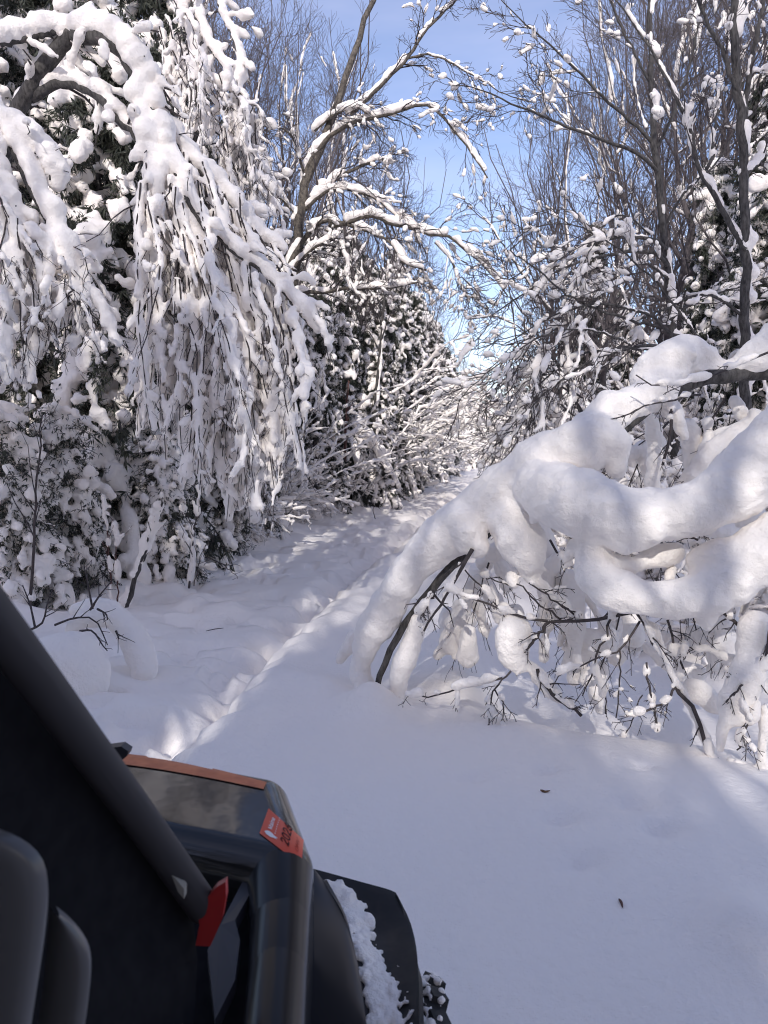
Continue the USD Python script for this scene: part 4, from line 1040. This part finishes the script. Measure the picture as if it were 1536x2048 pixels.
def conifer(name, label, group, seed, H, loc, rotz, scale, W=1.5, grid=0.045, heavy=1.0, cov=(0.56, 0.46)):
    rng = np.random.default_rng(seed)
    t = thing(name, label, 'tree', loc, rotz, scale, group)
    c = np.array([[0, 0, -0.4], [0.03, 0, H * 0.5], [0, 0.02, H]])
    c = spline(c, 12); R = np.linspace(0.011 * H, 0.012, 12)
    part(t, 'trunk', tubes(c, R, 8), 'bark', smooth=True)
    n = int(H * 24) if H > 4 else 90
    f = np.sort(rng.random(n)) ** 0.85
    z = 0.25 + f * (H - 0.35)
    a = rng.random(n) * 2 * np.pi
    L = W * (0.12 + 0.88 * (1 - f) ** 0.75) * rng.uniform(0.6, 1.15, n)
    s = np.linspace(0, 1, 8)[None, :, None]
    D = np.column_stack([np.cos(a), np.sin(a), np.zeros(n)])[:, None]
    B = np.column_stack([np.zeros((n, 2)), z])[:, None] + L[:, None, None] * (s * D * (1 - 0.28 * s) + np.array([0, 0, 1.0]) * (0.15 * s - rng.uniform(0.55, 1.0, (n, 1, 1)) * s**2))
    BR = (0.004 + 0.010 * L)[:, None] * np.linspace(1, 0.35, 8)
    q, qr = sprout(rng, B, BR, 6, 0.25, 1.0, 0.8, 0.36, 0.6, (0, 0, -0.26), 5, 0.05)
    part(t, 'boughs', join([tubes(B, BR, 4, False), tubes(q, np.maximum(qr, 0.004), 3, False)]), 'bark', kind='stuff')
    pts = np.vstack([resample(B, 14)[:, 3:].reshape(-1, 3), resample(q, 9).reshape(-1, 3)])
    pts = pts + rng.normal(size=pts.shape) * 0.03
    part(t, 'foliage', blades(rng, pts, 0.12 if H > 4 else 0.06, 0.012 if H > 4 else 0.006, 0.6, 4), 'needle', kind='stuff')
    caps = np.vstack([snow_on(rng, B, 0.085 * heavy * np.clip(L / W, 0.35, 1) * rng.uniform(0.5, 1.5, n), cov[0], 0.85, (0, 0, 0.2), 9, 0.45),
                      snow_on(rng, q, 0.055 * heavy * rng.uniform(0.4, 1.4, len(q)), cov[1], 0.8, (0, 0, 0.2), 6, 0.5)])
    part(t, 'snow', snow_mesh(caps, grid, 60, ((8, 0.03), (24, 0.014)), seed), 'snow', smooth=True, kind='stuff')
    return t

def thicket(name, label, group, seed, loc, rotz, scale, n=26, Hm=2.2, grid=0.03, sn=0.034, cover=0.74, arch=0.75):
    rng = np.random.default_rng(seed)
    t = thing(name, label, 'bush', loc, rotz, scale, group)
    a = rng.random(n) * 2 * np.pi; L = Hm * rng.uniform(0.55, 1.2, n)
    D = np.column_stack([np.cos(a) * 0.45, np.sin(a) * 0.45, np.ones(n)]); D = unit(D + rng.normal(size=(n, 3)) * 0.15)
    O = np.column_stack([rng.normal(size=(n, 2)) * 0.28, np.full(n, -0.15)])
    s = np.linspace(0, 1, 9)[None, :, None]
    out = np.column_stack([np.cos(a), np.sin(a), -1.25 * np.ones(n)])[:, None]
    P = O[:, None] + L[:, None, None] * (s * D[:, None] + arch * rng.uniform(0.2, 1.0, (n, 1, 1)) * s**2.2 * out * 0.6)
    P[:, 1:] += np.cumsum(rng.normal(size=(n, 8, 3)) * 0.022 * Hm, 1)
    R = (0.006 + 0.006 * rng.random((n, 1))) * np.linspace(1, 0.4, 9)
    part(t, 'stems', tubes(P, R, 5, False), 'twig', kind='stuff')
    q, qr = sprout(rng, P, R, 7, 0.25, 1.0, 0.7, 0.6, 0.6, (0, 0, -0.25), 6, 0.05)
    u, ur = sprout(rng, q, qr, 4, 0.2, 1.0, 0.7, 0.22, 0.7, (0, 0, -0.06), 4, 0.05)
    part(t, 'twigs', join([tubes(q, np.maximum(qr, 0.004), 3, False), tubes(u, np.maximum(ur, 0.003), 3, False)]), 'twig', kind='stuff')
    caps = np.vstack([snow_on(rng, P, sn * (1.25 if Hm < 4 else 0.9), cover, 0.7, (0, -0.2, 0.1), 14, 0.5), snow_on(rng, q, sn * 0.8, cover - 0.04, 0.7, (0, 0, 0.1), 8, 0.5), snow_on(rng, u, sn * 0.6, cover - 0.14, 0.7, (0, 0, 0.1), 5, 0.5)])
    k = int(6 * n / 26)
    for _ in range(k):
        x, y, r = rng.normal() * 0.5, rng.normal() * 0.5, rng.uniform(0.10, 0.24)
        caps = np.vstack([caps, [x, y, r * 0.4, x + rng.normal() * 0.2, y + rng.normal() * 0.2, r * 0.4 + 0.1, r, r * 0.7]])
    part(t, 'snow', snow_mesh(caps, grid, 95, ((9, 0.014), (28, 0.008)), seed), 'snow', smooth=True, kind='stuff')
    return t

rng = np.random.default_rng(77)
def at_ground(px, y):
    x = (px - 768) / FPX * y
    return x, y, gz(x, y) - 0.05

# conifers: (px of the trunk, distance, height, variant)
CON_L = [(-40, 10.5, 8.5, 0, "broad evergreen at the left picture edge, behind the cut-off weeping tree"), (95, 11.5, 9.0, 1, "evergreen showing dark between snow pads right behind the arching trunk"), (215, 10.2, 8.0, 2, "heavily padded evergreen in the dark gap between the two weeping trees"), (330, 11.0, 9.5, 0, "tall evergreen hidden behind the thickest part of the hanging snow curtain"), (395, 12.8, 8.0, 1, "evergreen whose top stands against the sky right of the arching tree"), (150, 14.5, 11, 2), (20, 15, 11, 1), (270, 15.5, 9, 2), (460, 15.0, 6.2, 2), (-150, 12.5, 9, 2), (440, 19.0, 8.5, 0), (520, 21.0, 7.5, 1), (575, 20.0, 6.0, 2), (350, 19, 9, 1)]
CON_M = [(630, 19.0, 6.8, 0, "first sunlit evergreen past the hanging snow curtain"), (665, 21.5, 7.4, 2), (700, 22.0, 6.4, 1), (735, 25.0, 8.0, 0), (655, 27.0, 9.8, 1), (770, 28.0, 8.2, 2), (800, 31.0, 8.6, 0), (710, 29.5, 10.0, 2), (828, 35.0, 9.0, 1), (850, 40.0, 9.0, 2), (872, 45.0, 8.8, 0), (888, 50.0, 8.6, 2), (902, 57.0, 9.0, 1), (925, 70.0, 9.0, 2), (935, 96, 9.0, 0), (955, 102, 8.2, 1), (972, 98, 7.6, 2), (992, 104, 8.0, 0), (1010, 108, 8.4, 1), (1030, 105, 9.4, 2), (790, 37, 11.5, 0), (840, 50, 12, 2), (870, 60, 12, 0), (610, 24, 8.5, 2), (560, 19, 7.0, 1), (690, 35, 12, 1), (755, 22.5, 4.8, 2, "short sunlit evergreen in front of its taller row, above the bank thickets"), (790, 26.5, 5.0, 1), (820, 31, 5.2, 0)]
CON_R = [(1415, 13.5, 6.9, 0, "evergreen standing between the two slim dark trunks at the right"), (1500, 12.0, 7.6, 1, "evergreen just right of the dark forked trunk, near the right edge"), (1580, 11.5, 8.5, 2), (1180, 26.0, 9.4, 1), (1130, 33.0, 7.6, 0), (1255, 21.0, 5.6, 2), (1340, 17.0, 5.2, 0, "short evergreen low behind the slim dark tree with white fork clumps"), (1085, 38.0, 6.4, 2), (1062, 47.0, 6.6, 1), (1045, 58.0, 6.6, 0), (1030, 74.0, 7.5, 2), (1010, 95, 7.0, 1), (1230, 30, 8, 0), (1440, 20, 8.5, 2), (1540, 17, 9.5, 0)]
GROUPS = [(CON_L, 'dark evergreen loaded with snow in the thick wood at the left', 'snowy evergreens at the left'),
          (CON_M, 'sunlit snow-flecked evergreen along the far left side of the trail', 'sunlit evergreens along the far left of the trail'),
          (CON_R, 'snow-flecked evergreen standing back among the trees at the right', 'snowy evergreens at the right')]
protos = {}
PH = {0: 8.0, 1: 8.5, 2: 7.5}
PW = {0: 1.55, 1: 1.3, 2: 1.75}
for rows, lab, grp in GROUPS:
    base_lab = lab
    for px, y, H, v, *own in rows:
        lab = own[0] if own else base_lab
        x, y, z = at_ground(px, y)
        s = H / PH[v]
        sc = (min(s * 1.0, 1.25), min(s * 1.0, 1.25), s)
        rz = rng.uniform(0, 360)
        if v not in protos:
            protos[v] = conifer('evergreen_tree', lab, grp, 100 + v, PH[v], (x, y, z), rz, sc, PW[v], heavy=(1.0, 0.85, 1.15)[v])
        else:
            copy_of(protos[v], lab, (x, y, z), rz, sc, grp)
# young evergreens bowed under snow along the left bank
for px, y, H, v, lab in ((120, 8.6, 2.3, 0, 'young evergreen plastered white with snow above the rounded humps at the left'), (330, 9.6, 2.0, 2, 'young snowy evergreen with a dark hollow beneath it beside the leaning stub'), (20, 8.0, 2.4, 1, 'snow-caked young evergreen low at the left edge'), (430, 11.6, 2.1, 0, 'small evergreen whitened with snow behind the tips of the hanging curtain'), (235, 10.0, 2.6, 1, 'shaded young evergreen in the dark gap behind the thin red stems'), (500, 14.0, 2.2, 2, 'small round evergreen with snow pads just right of the hanging curtain')):
    x, y, z = at_ground(px, y)
    s = H / PH[v]
    if 'young' not in protos:
        protos['young'] = conifer('young_evergreen', lab, None, 140, 2.4, (x, y, z), rng.uniform(0, 360), H / 2.4, 0.95, 0.024, 0.62, (0.66, 0.5))
    else:
        copy_of(protos['young'], lab, (x, y, z - 0.05), rng.uniform(0, 360), H / 2.4, None)

# bare hardwoods behind
BT_L = [(480, 19, 13, 0, "bare hardwood just right of the drooping thin-boughed tree, against the sky"), (545, 23, 14, 1), (610, 27, 15, 2), (700, 31, 14.5, 0), (765, 34, 13.5, 1), (655, 24, 13, 3, "bare hardwood rising straight behind the leaning birch trunk"), (805, 40, 12.5, 2), (850, 50, 11.5, 0), (890, 62, 11, 1), (420, 22, 15, 2), (240, 18, 14, 1, "bare hardwood glimpsed above the top of the arching white tree"), (60, 17, 13, 3), (915, 80, 11, 3), (500, 28, 17, 0), (930, 100, 12, 2)]
BT_R = [(1090, 22, 11.5, 1, "leftmost tall bare hardwood right of the open sky gap"), (1180, 19, 12, 2), (1215, 24, 14, 0), (1280, 17, 12.5, 3, "bare hardwood close left of the slim dark tree, snow on its branches"), (1330, 21, 15, 1), (1400, 15.5, 12.5, 0, "bare hardwood filling the space between the slim and the forked dark trunks"), (1455, 18, 14, 2), (1520, 14, 12, 3, "bare hardwood at the right edge behind the forked dark trunk"), (1120, 30, 10.5, 0), (1065, 38, 9.5, 3), (1045, 50, 9, 2), (1250, 30, 15, 2), (1380, 26, 16, 3), (1600, 16, 13, 1), (1020, 75, 9, 1), (1005, 100, 9.5, 0)]
pb = {}
for rows, lab, grp in ((BT_L, 'tall bare hardwood with fine upright twigs behind the left side of the trail', 'bare hardwoods at the left'), (BT_R, 'tall bare hardwood with fine upright twigs behind the right side of the trail', 'bare hardwoods at the right')):
    base_lab = lab
    for px, y, H, v, *own in rows:
        lab = own[0] if own else base_lab
        x, y, z = at_ground(px, y)
        if v not in pb:
            pb[v] = bare_tree('bare_tree', lab, grp, 200 + v, 12.0, (x, y, z), rng.uniform(0, 360), H / 12, (0.5, 0.6, 0.45, 0.7)[v], snow=(0, 0, 0.42, 0.4)[v])
        else:
            copy_of(pb[v], lab, (x, y, z), rng.uniform(0, 360), H / 12, grp)

# snowy thickets along both banks
TH_L = [(535, 15.2, 0.8, 0, "low thicket right at the foot of the hanging snow curtain"), (600, 16.5, 0.95, 1), (655, 18.5, 1.0, 2, "rounded thicket with snow humps beside the brown sapling on the left bank"), (700, 21, 1.1, 0), (740, 23.5, 1.2, 1), (770, 26, 1.1, 2), (800, 29, 1.3, 0), (825, 32, 1.3, 1), (850, 36, 1.4, 2), (868, 40, 1.4, 0), (885, 45, 1.5, 1), (900, 50, 1.5, 2), (912, 56, 1.6, 0), (925, 63, 1.6, 1), (938, 70, 1.7, 2), (950, 78, 1.8, 0), (620, 20, 1.5, 1), (690, 25, 1.7, 0), (760, 31, 1.8, 2), (815, 38, 2.0, 1), (860, 48, 2.1, 0), (890, 58, 2.2, 2), (460, 13.2, 0.7, 2), (570, 18.5, 1.5, 0), (965, 88, 2.0, 2), (980, 92, 2.0, 1), (920, 74, 2.2, 0)]
TH_R = [(1130, 13.0, 0.9, 0, "thicket at the trail side, just behind the fallen tree's left shoulder"), (1210, 11.0, 0.9, 1), (1290, 9.6, 0.85, 2), (1370, 8.8, 0.8, 0), (1450, 8.0, 0.8, 1), (1530, 7.4, 0.85, 2, "nearest thicket at the right edge, behind the fallen tree"), (1090, 17, 1.1, 1), (1150, 16, 1.3, 2), (1230, 14.5, 1.4, 0), (1320, 13, 1.4, 1), (1400, 12, 1.4, 2), (1490, 11, 1.3, 0), (1060, 23, 1.3, 2), (1105, 22, 1.6, 0), (1180, 20, 1.8, 1), (1040, 31, 1.5, 1), (1065, 32, 1.8, 2), (1025, 40, 1.7, 0), (1040, 45, 2.0, 1), (1012, 52, 1.8, 2), (1022, 60, 2.1, 0), (1003, 70, 2.0, 1), (995, 82, 2.0, 2), (1290, 17, 1.7, 2), (1380, 15.5, 1.7, 0), (1480, 14, 1.8, 1), (1550, 9.5, 1.0, 0)]
pt = {}
for rows, lab, grp in ((TH_L, 'thicket of thin arching stems white with snow on the left bank of the trail', 'snowy thickets on the left bank'), (TH_R, 'thicket of thin arching stems thick with snow on the right bank of the trail', 'snowy thickets on the right bank')):
    base_lab = lab
    for px, y, s, v, *own in rows:
        lab = own[0] if own else base_lab
        x, y, z = at_ground(px, y)
        x += (-1.0 * s if rows is TH_L else 0.9 * s) if y > 14 else 0.0; z = gz(x, y) - 0.05
        if v not in pt:
            pt[v] = thicket('snowy_thicket', lab, grp, 300 + v, (x, y, z), rng.uniform(0, 360), s, n=(26, 22, 30)[v], Hm=(2.0, 2.3, 1.8)[v], arch=(0.75, 0.5, 0.95)[v])
        else:
            copy_of(pt[v], lab, (x, y, z), rng.uniform(0, 360), s, grp)

# clumps of tall thin saplings, their twigs lined with snow, in front of the evergreens
CL = [(600, 18.0, 1.0), (648, 20.0, 1.1), (690, 22.5, 1.15), (722, 21.0, 0.9), (752, 26, 1.3), (783, 29, 1.4), (808, 33, 1.5), (835, 38, 1.6), (858, 43, 1.7), (880, 50, 1.8), (575, 16.5, 0.9), (670, 26, 1.6), (905, 60, 1.9), (930, 72, 1.9), (690, 24, 1.5), (725, 27, 1.7), (640, 22, 1.4), (775, 31, 1.6)]
CR = [(1110, 17.5, 0.9), (1160, 15.5, 0.95), (1225, 14, 0.95), (1300, 12.5, 0.9), (1390, 11.5, 0.9), (1470, 11, 0.95), (1085, 24, 1.2), (1140, 22, 1.3), (1060, 33, 1.4), (1200, 19, 1.3), (1035, 46, 1.6), (1430, 15, 1.2), (1350, 16, 1.2), (1540, 9.5, 0.8), (1020, 66, 1.9)]
sap = None
for rows, lab, grp in ((CL, 'clump of tall thin saplings with snow-lined twigs along the sunlit left bank', 'sapling clumps on the left bank'), (CR, 'clump of tall thin saplings with snow-lined twigs along the right bank', 'sapling clumps on the right bank')):
    for px, y, s in rows:
        x, y, z = at_ground(px, y)
        x += -0.7 if rows is CL else 0.3
        if sap is None:
            sap = thicket('sapling_clump', lab, grp, 310, (x, y, z), rng.uniform(0, 360), s, n=18, Hm=4.6, arch=0.6, sn=0.030, cover=0.76, grid=0.034)
        else:
            copy_of(sap, lab, (x, y, z), rng.uniform(0, 360), s, grp)

# unseen trees behind and beside the camera, placed and sized to shade the foreground
for x, y, H, v in ((-3.9, -5.0, 10, 0), (-5.2, -8.5, 11, 1), (-3.0, -9.5, 9.5, 2), (-7, -4, 10, 2), (-6.5, -12, 12, 0), (-9, -9, 12, 1), (-5.5, 1.5, 9, 1), (5.3, -5.6, 10, 2), (-13.24, -23.17, 19.1, 0), (-11.51, -23.16, 19.0, 1), (-9.32, -22.58, 20.1, 2), (-7.73, -23.36, 14.9, 0), (-6.24, -23.46, 14.8, 1), (-4.05, -22.51, 15.7, 2), (-2.68, -23.3, 15.5, 0), (-0.61, -22.43, 15.3, 1), (0.75, -22.83, 15.6, 2), (2.75, -23.52, 15.3, 0), (4.25, -22.3, 17.0, 1), (-12.07, -26.32, 21.2, 2), (-10.31, -25.39, 21.3, 0), (-8.59, -26.14, 21.2, 1), (-6.89, -26.54, 16.6, 2), (-4.91, -26.73, 18.5, 0), (-3.27, -26.35, 15.7, 1), (-1.62, -26.25, 16.3, 2), (-0.03, -26.14, 17.0, 0), (1.98, -26.36, 15.9, 1), (3.8, -26.29, 18.0, 2)):
    copy_of(protos[v], 'unseen snowy evergreen added behind the vehicle to shade the foreground', (x, y, gz(x, y)), rng.uniform(0, 360), H / PH[v], 'unseen evergreens added behind the vehicle')

for x, y, H, v in ((0.6, -5.5, 13, 2), (2.4, -5.0, 13, 0), (1.2, -8.5, 15, 3), (-0.6, -8.0, 14, 1), (3.6, -4.5, 13, 3), (-4.6, -4.0, 13, 0), (-2.4, -5.0, 13, 1), (-2.9, -7.6, 14, 2), (2.9, -8.5, 15, 1), (-3.2, -6.0, 13, 3), (4.8, -7.5, 14, 2)):  # unseen bare trees added so their twigs dapple the sun
    copy_of(pb[v], 'unseen bare hardwood added behind the vehicle to dapple the sunlight', (x, y, gz(x, y)), rng.uniform(0, 360), H / 12, 'unseen bare hardwoods added behind the vehicle')

# ------------------------------------------------------------------ saplings and stems on the left bank
def stem(name, label, cat, rows, r, mt='twig', snow=0.0, seed=0, side=(6, 0.3), cover=0.6, grid=0.018):
    rng = np.random.default_rng(seed)
    t = thing(name, label, cat)
    c = spline([at(*p) for p in rows], 14)
    c[1:-1] += rng.normal(size=(12, 3)) * 0.008
    R = np.linspace(r, r * 0.35, 14)
    part(t, 'stem', tubes(c, R, 6), mt, smooth=True)
    q, qr = sprout(rng, c[None], R[None], side[0], 0.35, 1.0, 0.6, side[1], 0.6, (0, 0, 0.05), 5, 0.05)
    for a, b in zip(q, np.maximum(qr, 0.0025)):
        part(t, 'twig', tubes(a, b, 4), mt)
    if snow:
        caps = np.vstack([snow_on(rng, c[None], snow, cover, 0.75, (0.3, 0.3, 0), 22, 0.45), snow_on(rng, q, snow * 0.4, 0.55, 0.7, (0, 0.3, 0), 8, 0.4)])
        part(t, 'snow', snow_mesh(caps, grid, 80, ((9, 0.012), (28, 0.006)), seed), 'snow', smooth=True, kind='stuff')
    return t
stem('snapped_stub', 'short leaning birch stub capped with snow lumps at the left trail edge', 'stub', [(250, 1222, 8.2), (280, 1130, 8.1), (305, 1060, 8.1), (325, 1005, 8.0)], 0.035, 'bark', 0.045, 51, cover=0.8)
stem('sapling', 'tall straight dark sapling rising beside the black pillar at the left edge', 'sapling', [(60, 1225, 7.6), (68, 1080, 7.6), (75, 960, 7.6), (85, 830, 7.6)], 0.018, 'twig', 0.0, 52, (9, 0.7))
stem('sapling', 'thin reddish sapling just left of the leaning stub', 'sapling', [(223, 1210, 8.2), (216, 1080, 8.2), (208, 1000, 8.2)], 0.012, 'red_stem', 0.02, 53)
stem('sapling', 'second reddish sapling, nearest the leaning stub', 'sapling', [(236, 1212, 8.2), (233, 1110, 8.2), (228, 1040, 8.2)], 0.009, 'red_stem', 0.02, 54)
stem('sapling', 'grey sapling with fine side twigs right of the leaning stub', 'sapling', [(378, 1176, 9.0), (388, 1080, 9.0), (396, 1000, 9.0)], 0.016, 'twig', 0.03, 55, (9, 0.5))
stem('sapling', 'bare thin stem with spreading twigs beside the grey sapling', 'sapling', [(388, 1172, 9.0), (402, 1110, 9.0), (425, 1070, 9.0)], 0.008, 'twig', 0.0, 56, (6, 0.3))
stem('bent_twig', 'thin twig bowed down to the trail at the left bank', 'twig', [(410, 1115, 9.4), (440, 1125, 9.3), (465, 1145, 9.2), (475, 1158, 9.1)], 0.008, 'twig', 0.0, 57, (4, 0.25))
stem('sapling', 'brown sapling trunk rising out of the sunlit thicket by the far left bank', 'sapling', [(690, 925, 20), (692, 840, 20), (697, 760, 20)], 0.05, 'red_stem', 0.0, 58)
stem('sapling', 'dark slender trunk in the sunlit thicket, right of the brown sapling', 'sapling', [(748, 890, 22), (752, 800, 22), (765, 640, 22), (775, 520, 22)], 0.08, 'bark', 0.05, 59, (8, 1.2), grid=0.04)
stem('dry_stalk', 'bent dry grass stalk poking from the snow at the trail edge', 'stalk', [(752, 1040, 19), (745, 1020, 19), (752, 1012, 19), (760, 1018, 19)], 0.012, 'twig', 0.0, 60, (3, 0.2))
stem('leaning_dead_tree', 'snow-covered trunk leaning left out of the sunlit bank', 'trunk', [(770, 940, 21), (740, 890, 21), (700, 845, 21)], 0.06, 'bark', 0.14, 61, cover=1.0, grid=0.035)
# ------------------------------------------------------------------ litter on the snow
def litter(name, label, cat, rows, r, mt):
    pts = []
    for px, py in rows:
        p = on_z(px, py, 0.1)
        for _ in range(6):
            p = on_z(px, py, gz(p[0], p[1]) + r)
        pts.append(p)
    c = spline(pts, 8)
    m = tubes(c, np.array([0.5, 0.9, 1, 1, 0.9, 0.8, 0.6, 0.3]) * r, 5)
    o = part(None, name, m, mt, smooth=True)
    tag(o, label, cat)
litter('bark_scrap', 'curled brown scrap of bark lying on smooth snow below the fallen tree', 'scrap', [(1081, 1580), (1090, 1583), (1100, 1581)], 0.006, 'leaf')
litter('dry_leaf', 'small dark red dried leaf with stalk on the snow at the lower right', 'leaf', [(1238, 1798), (1243, 1806), (1245, 1815)], 0.005, 'red_stem')
litter('fallen_twig', 'short dark twig lying on the trodden half of the trail', 'twig', [(412, 1262), (430, 1258), (447, 1256)], 0.0045, 'twig')
